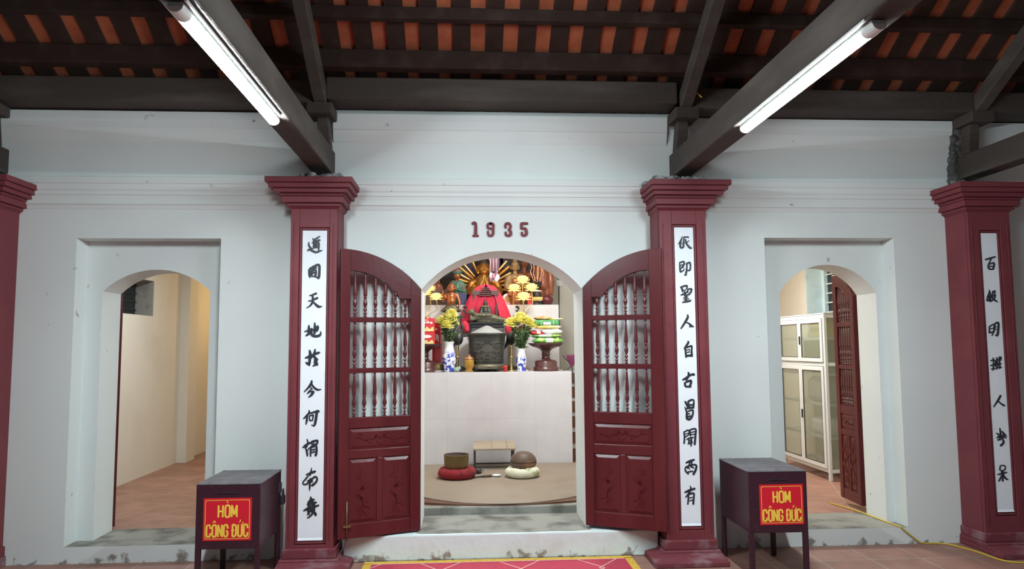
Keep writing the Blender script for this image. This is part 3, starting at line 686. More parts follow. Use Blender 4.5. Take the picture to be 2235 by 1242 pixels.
# ------------------------------------------------------------------ pilasters with painted couplets
# brush strokes of each written character: runs of (across, height, stroke width) in millimetres on the panel
GLYPHS = [[[[-16,2492,10,-5,2476,14],[40,2511,7,26,2501,14,-1,2484,14,-13,2470,8],[38,2480,16,11,2474,14,-21,2458,9],[-5,2466,16,-7,2418,16],[-1,2462,16,31,2461,14,31,2405,14],[-2,2442,12,26,2444,12],[-3,2426,12,26,2426,12],[13,2462,20,11,2422,20],[-44,2464,7,-45,2442,15,-33,2422,16,-17,2411,12],[-54,2395,8,-41,2407,15,-13,2395,18,11,2385,16,35,2393,15,58,2401,6]],
[[-40,2248,16,-36,2204,18,-31,2188,10],[-35,2256,16,0,2276,18,35,2286,20,39,2236,20,36,2192,20,32,2178,12],[36,2184,16,12,2194,12],[-23,2252,12,12,2266,12,16,2260,10],[-22,2244,16,-20,2212,18,-15,2196,14],[-12,2244,20,11,2248,14,12,2212,18,0,2196,16],[-12,2224,16,8,2228,16]],
[[-31,2048,12,-12,2053,13,15,2064,18,20,2067,11],[-41,2006,9,-12,2011,13,25,2029,18,30,2032,11],[-10,2048,16,-7,2010,19,-22,1975,15,-54,1952,7],[-4,1999,13,21,1975,19,40,1962,21,65,1965,5]],
[[-66,1771,10,-42,1778,15,-10,1794,13],[-35,1821,8,-34,1799,20,-36,1756,19],[-56,1738,11,-34,1754,19,-15,1770,11],[10,1838,11,11,1805,20,9,1756,19],[-31,1773,13,0,1783,15,32,1805,19,30,1783,19,24,1772,13],[32,1813,16,35,1802,19],[-12,1791,16,-14,1756,19,5,1737,20,43,1739,20,57,1756,14,54,1775,4]],
[[-57,1569,12,-36,1577,19,-7,1592,16],[-26,1627,13,-21,1601,23,-25,1531,20,-27,1510,11],[-52,1534,12,-38,1526,22,-25,1518,16],[16,1634,12,11,1606,20,-4,1582,16,-17,1563,11],[12,1598,20,41,1608,19,51,1611,11],[7,1584,16,23,1563,22,39,1556,9],[20,1568,20,17,1531,22],[36,1531,11,23,1520,16,2,1507,10],[31,1547,14,22,1541,16,33,1517,19]],
[[-6,1397,11,-9,1376,19,-31,1344,16,-61,1312,9],[-8,1370,15,14,1343,16,39,1327,16,65,1330,8],[-15,1346,9,-3,1333,11],[-37,1299,10,-18,1312,11,8,1316,12],[8,1312,19,-5,1290,19,-28,1270,7],[-32,1309,8,-16,1325,9,0,1333,8]],
[[-22,1171,10,-22,1153,16,-44,1127,15,-64,1109,8],[-36,1127,16,-39,1090,16,-45,1066,8],[-14,1150,13,15,1158,15,44,1165,20,52,1160,13],[36,1152,20,30,1105,20,23,1068,19,15,1055,11,-1,1063,7],[-20,1132,9,-17,1100,11],[-20,1129,10,7,1137,12,9,1126,12,4,1095,10],[-17,1097,10,2,1095,10]],
[[-34,955,8,-27,932,14,-29,924,12],[-65,893,9,-42,911,18,-14,926,16,0,934,12],[-50,890,8,-32,900,12],[-42,885,10,-33,858,15,-29,832,13],[-34,866,9,-16,890,9],[3,939,12,27,943,16,45,944,14,42,925,16,34,910,13],[3,937,13,5,913,13],[8,910,12,34,918,12],[16,934,8,18,913,8],[-5,900,12,-6,863,14,-5,829,11],[0,895,14,34,905,14,40,873,16,35,836,16,27,839,9],[3,874,9,26,881,10],[3,855,9,27,863,10]],
[[4,742,4,1,719,13,-8,688,16],[-35,691,10,-9,701,15,27,713,18,32,716,11],[-20,683,11,-40,657,13,-58,636,11,-56,621,10,-35,620,13,-8,641,14,28,674,15,46,661,14,39,635,16,12,612,19,7,614,11],[-6,662,11,-8,604,15,-9,571,4],[-24,646,11,5,651,12],[-19,630,9,13,640,10],[4,661,14,7,640,16]],
[[-1,527,8,2,505,20,-23,470,11],[0,505,24,28,505,11],[-21,467,13,13,482,14,42,484,14],[-50,424,10,-23,439,18,29,453,16,60,462,13],[-13,490,19,-10,449,22,-13,402,19],[13,490,20,13,417,22],[29,479,16,27,427,16],[-18,426,22,29,427,19],[-20,371,9,3,389,14,24,412,13],[29,417,13,39,396,20,37,392,11],[-21,397,9,-8,407,11]]],
[[[-14,2515,7,-20,2493,14,-36,2467,12,-48,2451,5],[-26,2472,15,-32,2439,17,-27,2424,14],[-2,2510,12,34,2511,12,36,2505,8],[1,2500,13,-6,2465,13,-6,2434,16,-22,2422,15],[41,2483,6,28,2472,9,17,2462,9],[13,2490,13,17,2462,14,35,2437,17,52,2422,17,65,2424,5],[-13,2455,10,5,2465,10]],
[[-40,2308,10,-39,2273,14,-37,2238,17],[-35,2306,13,-7,2313,15,-5,2288,13,-23,2270,12],[-31,2283,9,-13,2291,8],[-35,2230,15,-14,2240,11,-1,2255,7],[-29,2260,10,-8,2268,9],[18,2301,12,16,2253,14,8,2212,17,10,2202,10],[13,2293,13,41,2306,16,47,2273,13,40,2245,14,24,2243,10],[8,2208,12,-7,2205,5]],
[[-37,2110,12,-25,2092,18,-23,2072,12],[-29,2110,15,4,2120,16,17,2115,13,9,2097,12],[-17,2077,12,3,2087,10],[-36,2045,11,-8,2057,17,18,2072,12],[19,2092,12,20,2067,12],[21,2092,12,49,2094,15,46,2072,15,28,2049,15],[-5,2067,17,-3,2042,15],[-6,2039,13,17,2047,13],[-16,2022,9,7,2027,11,19,2032,7],[5,2047,13,3,1997,14],[-27,1987,8,1,1993,15,34,1999,15,42,2007,7],[-14,2007,8,27,2017,7]],
[[13,1889,10,14,1867,19,-11,1825,18,-43,1779,11],[0,1828,10,25,1817,14,39,1801,22,61,1793,7],[25,1792,8,39,1797,13]],
[[10,1679,11,13,1667,18,-11,1634,15,-23,1617,7],[-13,1623,13,-10,1584,16,-7,1554,16],[-8,1628,13,26,1639,15,40,1639,13,38,1606,15,38,1562,19],[-3,1610,8,20,1614,8],[-4,1589,8,16,1595,8],[-7,1565,16,35,1567,19],[23,1614,5,20,1589,5]],
[[4,1435,8,10,1424,18,3,1397,16,-12,1369,13],[-39,1375,13,-15,1388,18,25,1413,16,51,1418,18,48,1410,11],[-24,1353,13,-21,1331,18,-11,1320,13],[-21,1353,11,19,1369,19,27,1358,19,18,1330,18],[-14,1323,14,23,1322,16]],
[[-27,1207,10,-12,1185,22,2,1163,22],[-5,1203,12,21,1217,16,43,1217,12,44,1192,14,39,1156,16],[6,1210,10,3,1185,10],[-29,1164,6,-20,1142,13,-14,1121,14],[-9,1156,19,39,1159,16],[-1,1178,13,32,1181,12],[-13,1128,14,-15,1078,19,3,1067,17],[-2,1131,10,35,1138,13,28,1091,16,7,1067,16],[-7,1110,9,8,1112,9],[-7,1088,13,15,1095,10]],
[[-42,971,10,-37,928,14,-42,882,13],[-36,971,10,-3,984,12,-4,949,10,-33,931,9],[-33,953,7,-7,960,7],[8,984,10,9,941,12],[12,988,12,53,992,13,50,941,16,42,873,17],[15,966,7,45,973,7],[15,949,7,44,954,7],[-19,913,9,7,924,12,33,928,9],[-4,920,10,-5,885,10],[16,924,13,12,863,12],[-1,902,7,21,906,7],[-13,878,7,24,891,12]],
[[-29,732,13,2,746,17,35,755,13],[2,739,12,-10,707,12,-22,690,9],[16,739,12,9,700,13],[-36,700,9,-37,672,13,-15,647,12],[-32,700,10,8,714,13,49,713,14,45,678,17,25,643,16],[15,700,12,30,692,9],[-26,658,10,3,666,10,22,666,10],[-11,693,10,-3,686,7]],
[[-3,555,6,2,534,14,-16,495,17,-42,468,7],[-45,506,12,-12,520,17,33,533,16],[-18,488,13,-21,446,13,-25,415,12],[-12,492,12,24,498,14,23,459,14,18,417,16],[-9,464,7,13,468,7],[-10,442,7,12,447,7]]],
[[[-41,2331,13,-7,2340,16,42,2354,13],[6,2334,11,-12,2304,11,-21,2287,10],[-20,2291,11,-21,2261,15,-2,2251,13],[-16,2291,10,25,2304,13,28,2283,15,16,2251,15],[-14,2274,11,13,2277,8],[-15,2251,11,16,2251,13]],
[[-25,2081,8,-27,2058,13,-43,2024,13,-53,1994,10],[-22,2066,10,-15,2032,11,-22,1990,11],[-48,2020,10,-3,2037,10],[-33,2049,11,-28,2007,15],[0,2066,11,23,2073,11,15,2045,10],[4,2066,10,-2,2045,10],[-8,2028,10,24,2039,11,7,2007,13,-25,1986,11],[-4,2020,11,20,1994,15,41,1981,6],[-46,1994,16,-24,1999,16]],
[[-43,1784,11,-47,1738,13],[-38,1784,11,-5,1800,11,-7,1754,13],[-35,1763,8,-13,1769,8],[-47,1731,13,-10,1742,11],[4,1805,11,-3,1754,11,-27,1708,8],[4,1805,13,33,1813,16,31,1762,15,18,1712,18,4,1712,10],[5,1779,6,27,1781,6],[4,1758,6,26,1763,6]],
[[-49,1504,10,-22,1516,11],[-29,1529,8,-28,1487,11,-35,1429,11],[-53,1466,10,-16,1478,11],[-50,1437,8,-19,1445,10],[-19,1503,11,36,1520,13],[2,1528,11,2,1478,11,-6,1437,10],[24,1536,11,20,1445,15],[-17,1470,10,33,1482,11],[-6,1449,11,34,1453,11],[-10,1495,10,-18,1462,10],[37,1536,10,33,1511,11]],
[[15,1224,16,-7,1189,17,-48,1136,9],[-3,1175,12,19,1157,14,41,1144,16]],
[[-8,963,10,-5,915,16,-16,871,12],[-39,924,10,-21,915,14],[-37,889,10,-3,902,16,29,906,12],[22,928,10,40,901,12],[-27,902,10,38,888,10],[5,888,12,16,853,16,-10,827,16],[-34,871,9,-6,880,10],[9,941,9,16,919,10]],
[[-24,665,10,-30,635,12],[-19,670,9,16,665,10,10,634,10,-23,628,10],[-49,599,9,-7,608,14,26,615,10],[-4,626,12,-12,548,14],[-12,595,12,-44,548,10],[-3,595,10,13,569,16,34,557,7],[-15,617,14,-3,600,14]]]]
DIGITS = [[[-239,2659,23,-215,2659,23,-215,2560,27],[-234,2557,18,-194,2557,18]],
[[-91,2660,22,-112,2653,21,-112,2625,21,-91,2617,19,-70,2622,21,-70,2653,21,-91,2660,22],[-70,2626,22,-71,2574,22,-85,2559,22,-104,2560,19,-112,2580,19,-112,2595,16]],
[[33,2626,21,33,2652,21,51,2662,22,70,2652,21,73,2626,22,60,2610,19],[60,2610,22,75,2590,22,73,2567,24,53,2559,22,36,2567,19,34,2587,18]],
[[213,2661,22,167,2661,22],[166,2662,22,165,2618,22],[167,2618,19,196,2618,22,204,2597,24,204,2571,24,186,2560,22,170,2568,21,168,2586,18]]]

def pilaster(xc, x0, x1, panel, glyphs, label, kl=1.0, kr=1.0, bl=0.11, br=0.11):
    t = thing('pilaster', label, 'pilaster', (xc, -0.0015, 0))
    a, b = x0 - xc, x1 - xc
    F = -0.28
    mb = MB()
    if panel:
        p0, p1, pz0, pz1 = panel[0] - xc, panel[1] - xc, panel[2], panel[3]
        mb.box(a, b, F + 0.03, 0, 0.11, 2.80)
        g = 0.022
        mb.box(a + 0.004, p0 - g, F, F + 0.03, 0.112, 2.80); mb.box(p1 + g, b - 0.004, F, F + 0.03, 0.112, 2.80)
        mb.box(p0 - g, p1 + g, F, F + 0.03, pz1 + g, 2.80); mb.box(p0 - g, p1 + g, F, F + 0.03, 0.112, pz0 - 0.05)
        # bead round the sunk panel
        for q in ((p0 - 0.019, p0 - 0.004, pz0 - 0.045, pz1 + 0.019), (p1 + 0.004, p1 + 0.019, pz0 - 0.045, pz1 + 0.019)):
            mb.box(q[0], q[1], F + 0.008, F + 0.03, q[2], q[3])
        mb.box(p0 - 0.004, p1 + 0.004, F + 0.008, F + 0.03, pz1 + 0.004, pz1 + 0.019)
        mb.box(p0 - 0.004, p1 + 0.004, F + 0.004, F + 0.03, pz0 - 0.045, pz0 - 0.028)
        # raised outer fillets along both arrises
        mb.box(a + 0.028, a + 0.036, F - 0.006, F, 0.2, 2.62); mb.box(b - 0.036, b - 0.028, F - 0.006, F, 0.2, 2.62)
    else:
        mb.box(a, b, F, 0, 0.11, 2.80)
    mb.build('shaft', M_RED, t, bevel=0.005)
    mb = MB(); e = 0
    for z0, z1, ov in ((2.905, 2.948, 0.150), (2.868, 2.905, 0.130), (2.835, 2.868, 0.102), (2.815, 2.835, 0.066), (2.765, 2.815, 0.056), (2.74, 2.765, 0.028)):
        mb.box(a - ov * kl, b + ov * kr, F - ov, 0, z0, z1)
    mb.frustum((a, b, F, 0), 2.722, (a - 0.02, b + 0.02, F - 0.02, 0), 2.74)
    mb.build('capital', M_RED, t, bevel=0.005)
    mb = MB()
    mb.box(a - 0.018, b + 0.018, F - 0.016, 0, 0.075, 0.148)
    mb.frustum((a - min(.045, bl), b + min(.045, br), F - 0.045, 0), 0.058, (a - min(.04, bl - .004), b + min(.04, br - .004), F - 0.04, 0), 0.076)
    mb.frustum((a - bl, b + br, F - 0.22, 0), 0.04, (a - min(.05, bl), b + min(.05, br), F - 0.055, 0), 0.06)
    mb.box(a - bl, b + br, F - 0.22, 0, 0, 0.041)
    mb.build('base', M_REDWORN, t, bevel=0.008)
    if panel:
        mb = MB(); mb.box(p0, p1, F + 0.012, F + 0.031, pz0, pz1)
        # a little sloped ledge of plaster at its foot
        mb.frustum((p0, p1, F + 0.004, F + 0.03), pz0 - 0.02, (p0, p1, F + 0.012, F + 0.03), pz0)
        pan = mb.build('text_panel', M_PANEL, t, bevel=0.002, label='white panel with a column of brush-written characters')
        pc = (p0 + p1) / 2
        for ch in glyphs:
            mb = MB()
            for j, st in enumerate(ch):
                pts = [(st[i] / 1000, st[i + 1] / 1000, st[i + 2] / 1000) for i in range(0, len(st), 3)]
                hh = 0.0025 + 0.00025 * j
                mb.ribbon(pts, lambda u, v, h: (pc + u, F + 0.0122 - h, v), hh)
            mb.build('written_character', M_INK, pan)
    return t

pilaster(-1.47, -1.652, -1.288, (-1.56, -1.372, 0.225, 2.556), GLYPHS[0], 'oxblood pilaster left of the middle arch with a wide white written panel', 1.1, 0.86, 0.04, 0.13)
pilaster(1.44, 1.245, 1.632, (1.372, 1.528, 0.27, 2.59), GLYPHS[1], 'oxblood pilaster right of the middle arch with a narrow white written panel', 0.6, 1.1, 0.14, 0.035)
pilaster(4.0, 3.815, 4.185, (3.934, 4.071, 0.325, 2.55), GLYPHS[2], 'dim oxblood pilaster with written panel at the far right edge', 1.0, 1.0, 0.03, 0.11)
pilaster(-4.02, -4.2, -3.84, None, None, 'dim oxblood pilaster cut off at the far left edge', 1.0, 1.0, 0.11, 0.03)

# the year on the wall, one raised numeral each
DIG = 'one nine three five'.split()
for i, st_list in enumerate(DIGITS):
    mb = MB()
    xs = [st[q] for st in st_list for q in range(0, len(st), 3)]
    c = (min(xs) + max(xs)) / 2000
    for st in st_list:
        pts = [(st[q] / 1000 - c, st[q + 1] / 1000 - 2.611, st[q + 2] / 1000) for q in range(0, len(st), 3)]
        mb.ribbon(pts, lambda u, v, h: (u, -h, v), 0.012 + 0.0004 * st_list.index(st), 4)
    mb.build('numeral', M_RED, loc=(c, 0, 2.611), label='raised dark red numeral %s over the middle arch' % DIG[i], cat='numeral', group='numerals of the year over the arch')

# ------------------------------------------------------------------ carved doors
BAL = [(0.0105, 0.0), (0.0115, 0.012), (0.006, 0.03), (0.013, 0.044), (0.0135, 0.052), (0.006, 0.066), (0.007, 0.078), (0.0145, 0.094), (0.0145, 0.102),
       (0.0075, 0.118), (0.0075, 0.128), (0.0155, 0.165), (0.016, 0.19), (0.0115, 0.225), (0.0085, 0.25), (0.013, 0.258), (0.013, 0.268), (0.0095, 0.276), (0.0145, 0.286),
       (0.0155, 0.31), (0.0145, 0.36), (0.0105, 0.45), (0.0075, 0.53), (0.0075, 0.60)]
def baluster_prof(h, full):
    s = full / 0.60
    out = []
    for (r, z), (r2, z2) in zip(BAL, BAL[1:] + [(0, 9)]):
        z_, z2_ = z * s, z2 * s
        out.append((r, min(z_, h)))
        if z_ >= h: break
        if z2_ > h:
            f = (h - z_) / (z2_ - z_); out.append((r + (r2 - r) * f if z2 < 9 else r, h)); break
    return out

def carve(mb, strokes, place):
    for s in strokes: mb.ribbon(s, place, 0.005, 4)
SCROLL_H = [[(-.21, -.005, .004), (-.17, .004, .012), (-.13, -.012, .014), (-.08, .004, .012), (-.03, .018, .016)], [(.21, .012, .004), (.17, .02, .012), (.12, -.004, .014), (.08, .004, .012), (.03, .018, .016)],
            [(-.05, .0, .006), (-.02, .03, .016), (0, .0, .01)], [(.05, .0, .006), (.02, .03, .016), (0, .0, .01)], [(-.03, -.02, .008), (0, -.035, .016), (.03, -.02, .008)],
            [(.16, .02, .006), (.175, .045, .009), (.155, .045, .006)], [(-.14, -.012, .006), (-.12, -.035, .01), (-.10, -.02, .006)], [(.11, -.004, .006), (.09, -.03, .012), (.07, -.012, .006)]]
SCROLL_V = [[(.02, .17, .004), (.0, .14, .014), (.012, .10, .012), (-.01, .06, .016), (.0, .02, .018)], [(.03, .12, .006), (.045, .10, .009), (.03, .085, .006)], [(-.05, .06, .006), (-.02, .03, .018), (.015, .01, .012)],
            [(.0, .02, .01), (.03, -.01, .016), (.01, -.05, .012), (-.01, -.07, .014)], [(.05, -.02, .006), (.02, -.045, .014), (.0, -.06, .008)], [(-.05, -.12, .006), (-.02, -.10, .016), (.0, -.08, .010)],
            [(.04, -.13, .006), (.015, -.105, .014), (.0, -.08, .010)], [(-.03, -.17, .006), (-.01, -.14, .012), (.0, -.10, .008)], [(.02, -.17, .006), (.01, -.14, .010), (.0, -.10, .008)]]

def door(name, hinge, ang, width, zs, za, R_out, label, n_bal, fw, hw, railw, fs, bolt=False, z_levels=None, wood=None):
    """leaf hinged at hinge; local +x runs to the free (tall) edge; fs = side (+1/-1 on local y) that faces the hall"""
    wood = wood or M_DOOR
    t = thing(name, label, 'door', hinge, ang, kind='structure')
    T = 0.046; y0, y1 = -T / 2, T / 2
    zo = lambda x: za - R_out + math.sqrt(max(0, R_out ** 2 - (width - x) ** 2))
    def pr(poly, nm, dy=0.0, m=None, par=None):
        mb = MB(); mb.prism(poly, y0 - dy, y1 + dy); return mb.build(nm, m or wood, par or t, bevel=0.004)
    xs = [hw * i / 5 for i in range(6)]
    pr([(0, 0), (hw, 0)] + [(x, zo(x)) for x in reversed(xs)], 'stile', 0.001)
    xs = [width - fw + fw * i / 5 for i in range(6)]
    pr([(width - fw, 0), (width, 0)] + [(x, zo(x)) for x in reversed(xs)], 'stile', 0.001)
    zl = z_levels
    xa, xb = hw, width - fw
    kx = xa + 0.085 * (width / 0.66)                      # where the inner curve meets its little level piece
    ztop_in = za - railw                                   # inner curve under the top rail
    zlow = zl['low']
    rise = ztop_in - zlow; half = xb - kx
    Rin = (half * half + rise * rise) / (2 * rise)
    zi = lambda x: zlow if x <= kx else ztop_in - Rin + math.sqrt(max(0, Rin ** 2 - (xb - x) ** 2))
    N = 14
    inner = [(xa, zlow), (kx, zlow)] + [(kx + (xb - kx) * i / N, zi(kx + (xb - kx) * i / N)) for i in range(1, N + 1)]
    outer = [(xa + (xb - xa) * i / N, zo(xa + (xb - xa) * i / N)) for i in range(N + 1)]
    mb = MB()
    def col(x): return zi(x), zo(x)
    xsamp = sorted(set([xa, kx] + [p[0] for p in inner] + [p[0] for p in outer]))
    xsamp = [x for i, x in enumerate(xsamp) if i == 0 or x - xsamp[i - 1] > 1e-4]
    for p, q in zip(xsamp, xsamp[1:]):
        a0, a1 = col(p); b0, b1 = col(q)
        mb.face([(p, y0, a0), (q, y0, b0), (q, y0, b1), (p, y0, a1)]); mb.face([(p, y1, a0), (q, y1, b0), (q, y1, b1), (p, y1, a1)])
        mb.face([(p, y0, a0), (q, y0, b0), (q, y1, b0), (p, y1, a0)]); mb.face([(p, y0, a1), (q, y0, b1), (q, y1, b1), (p, y1, a1)])
    mb.build('top_rail', wood, t, weld=True)
    # level rails
    for a, b in zl['rails']:
        mb = MB(); mb.box(xa, xb, y0 + 0.003, y1 - 0.003, a, b); mb.build('rail', wood, t, bevel=0.004)
    # balusters
    cache = {}
    for (b0, b1) in zl['rows']:
        for i in range(n_bal):
            x = xa + (xb - xa) * (i + 0.5) / n_bal if n_bal > 4 else xa + (xb - xa) * (i + 0.7) / (n_bal + 0.4)
            top = min(b1 if b1 else 9, zi(x) + 0.004)
            h = round(top - b0, 3)
            if h not in cache:
                mb = MB(); mb.lathe(baluster_prof(h, zl['full']), n=14); o = mb.build('baluster', M_DOORL, t); cache[h] = o
            else:
                o = cache[h].copy(); COL.objects.link(o); o.parent = t
            o.location = (x, 0, b0)
    # panels, raised and carved
    mu = 0.045 * width / 0.66
    xm = (xa + xb) / 2
    a, b = zl['muntin']
    mb = MB(); mb.box(xm - mu / 2, xm + mu / 2, y0 + 0.003, y1 - 0.003, a, b); mb.build('muntin', wood, t, bevel=0.004)
    def panel(px0, px1, pz0, pz1, strokes, sc):
        mb = MB(); m_ = 0.03 * min(1, width / 0.5)
        mb.box(px0, px1, -0.010, 0.010, pz0, pz1)
        for s in (-1, 1):
            A = [(px0 + .008, pz0 + .008), (px1 - .008, pz0 + .008), (px1 - .008, pz1 - .008), (px0 + .008, pz1 - .008)]
            B = [(px0 + m_, pz0 + m_), (px1 - m_, pz0 + m_), (px1 - m_, pz1 - m_), (px0 + m_, pz1 - m_)]
            mb.face([(u, s * 0.019, v) for u, v in B])
            for i in range(4):
                j = (i + 1) % 4
                mb.face([(A[i][0], s * 0.010, A[i][1]), (A[j][0], s * 0.010, A[j][1]), (B[j][0], s * 0.019, B[j][1]), (B[i][0], s * 0.019, B[i][1])])
        p = mb.build('panel', wood, t)
        cx, cz = (px0 + px1) / 2, (pz0 + pz1) / 2
        mb = MB()
        carve(mb, [[(u * sc, v * sc, w_ * sc * 1.45) for u, v, w_ in s] for s in strokes], lambda u, v, h: (cx + u, fs * (0.0188 + h), cz + v))
        mb.build('carving', wood, p)
    a, b = zl['upper']; panel(xa, xb, a, b, SCROLL_H, (xb - xa) / 0.52)
    a, b = zl['lower']
    panel(xa, xm - mu / 2, a, b, SCROLL_V, 1.05 * (b - a) / 0.48); panel(xm + mu / 2, xb, a, b, SCROLL_V, 1.05 * (b - a) / 0.48)
    for z in zl['hinges']:
        mb = MB(); mb.lathe([(0.008, -0.05), (0.008, 0.05)], c=(-0.006, -fs * y1, z), n=10); mb.build('hinge', M_IRON, t)
    if bolt:
        mb = MB(); yb = fs * (y1 + 0.010)
        mb.tube([(width - fw + 0.012, yb, -0.01), (width - fw + 0.012, yb, 0.28)], 0.006, 8)
        mb.box(width - fw - 0.015, width - fw + 0.04, min(fs * y1, fs * (y1 + 0.018)), max(fs * y1, fs * (y1 + 0.018)), 0.088, 0.102)
        mb.build('bolt', M_BRASSD, t, label='aged iron drop bolt')
    return t

Z0 = 0.209
ZL = dict(low=2.035 - Z0, rails=[(1.842 - Z0, 1.882 - Z0), (1.449 - Z0, 1.488 - Z0), (1.03 - Z0, 1.112 - Z0), (0.80 - Z0, 0.866 - Z0), (0, 0.315 - Z0)],
          rows=[(1.882 - Z0, None), (1.488 - Z0, 1.842 - Z0), (1.112 - Z0, 1.449 - Z0)], full=0.355, muntin=(0.315 - Z0, 0.80 - Z0), upper=(0.866 - Z0, 1.03 - Z0), lower=(0.315 - Z0, 0.80 - Z0), hinges=(0.3, 1.0, 1.75))
door('door_1', (-0.662, -0.035, Z0), PI + math.radians(22.2), 0.652, 2.113 - Z0, 2.412 - Z0, 0.86, 'maroon carved door leaf folded open to the left of the middle arch', 6, 0.078, 0.088, 0.168, 1, bolt=True, z_levels=ZL)
Z1 = 0.222
ZR = dict(low=2.045 - Z1, rails=[(1.852 - Z1, 1.893 - Z1), (1.463 - Z1, 1.503 - Z1), (1.03 - Z1, 1.122 - Z1), (0.79 - Z1, 0.866 - Z1), (0, 0.335 - Z1)],
          rows=[(1.893 - Z1, None), (1.503 - Z1, 1.852 - Z1), (1.122 - Z1, 1.463 - Z1)], full=0.355, muntin=(0.335 - Z1, 0.79 - Z1), upper=(0.866 - Z1, 1.03 - Z1), lower=(0.335 - Z1, 0.79 - Z1), hinges=(0.3, 1.0, 1.75))
door('door_2', (0.668, -0.035, Z1), -math.radians(26.0), 0.648, 2.113 - Z1, 2.415 - Z1, 0.86, 'maroon carved door leaf folded open to the right of the middle arch', 6, 0.10, 0.075, 0.168, -1, z_levels=ZR)
# narrow leaves of the side arches, swung into the rooms
ZN = dict(low=1.86, rails=[(1.62, 1.66), (1.22, 1.26), (0.80, 0.88), (0.60, 0.655), (0, 0.10)], rows=[(1.66, None), (1.26, 1.62), (0.88, 1.22)], full=0.36, muntin=(0.10, 0.60), upper=(0.655, 0.80), lower=(0.10, 0.60), hinges=(0.3, 1.0, 1.6))
door('door_3', (-3.285, 0.535, 0.15), math.radians(115), 0.43, 1.975, 2.145, 0.62, 'dark maroon door leaf seen edge-on inside the arch on the left', 4, 0.07, 0.07, 0.13, -1, z_levels=ZN)
door('door_4', (3.285, 0.545, 0.19), math.radians(86), 0.43, 1.90, 2.13, 0.52, 'dark maroon baluster door leaf swung inside the arch on the right', 6, 0.07, 0.07, 0.12, 1, z_levels=ZN)

# ------------------------------------------------------------------ donation boxes
_O = [(.12, .45), (.12, .78), (.28, .94), (.5, .95), (.72, .94), (.88, .78), (.88, .22), (.72, .06), (.5, .05), (.28, .06), (.12, .22), (.12, .449)]
_C = [(.87, .66), (.87, .80), (.72, .94), (.5, .95), (.28, .94), (.12, .78), (.12, .22), (.28, .06), (.5, .05), (.72, .06), (.87, .20), (.87, .34)]
LETTERS = {'H': [[(.12, .03), (.12, .97)], [(.88, .03), (.88, .97)], [(.12, .5), (.88, .5)]], 'O`': [_O, [(.32, 1.30), (.58, 1.14)]], 'O^': [_O, [(.2, 1.12), (.5, 1.29)], [(.5, 1.29), (.8, 1.12)]],
           'M': [[(.06, .03), (.06, .97)], [(.08, .95), (.5, .22)], [(.5, .22), (.92, .95)], [(.94, .97), (.94, .03)]], 'C': [_C], 'G': [_C, [(.87, .34), (.87, .47)], [(.87, .47), (.56, .47)]],
           'N': [[(.1, .03), (.1, .97)], [(.12, .95), (.88, .05)], [(.9, .03), (.9, .97)]], 'D': [[(.15, .04), (.15, .96)], [(.15, .95), (.55, .95), (.80, .86), (.87, .70), (.87, .30), (.80, .14), (.55, .05), (.15, .05)], [(-.08, .52), (.48, .52)]],
           "U'": [[(.12, .97), (.12, .22), (.28, .06), (.5, .05), (.72, .06), (.88, .22), (.88, .97)], [(.88, .92), (1.06, .98), (1.12, 1.14)], [(.38, 1.12), (.64, 1.32)]]}
def write(parent, letters, width, H, cx, z0, y):
    adv = [0.55 if l == ' ' else 1.18 for l in letters]
    lw = width / (sum(adv) - 0.18)
    x = cx - width / 2
    for l, a_ in zip(letters, adv):
        if l != ' ':
            mb = MB()
            for j, st in enumerate(LETTERS[l]):
                wd = H * (0.075 if j and max(p[1] for p in st) > 1.05 else 0.14)
                mb.ribbon([(x + u * lw, z0 + v * H, wd) for u, v in st], lambda u, v, h: (u, y - h, v), 0.0012 + 0.0001 * j, 1)
            mb.build('sign_letter', M_SIGNY, parent)
        x += a_ * lw

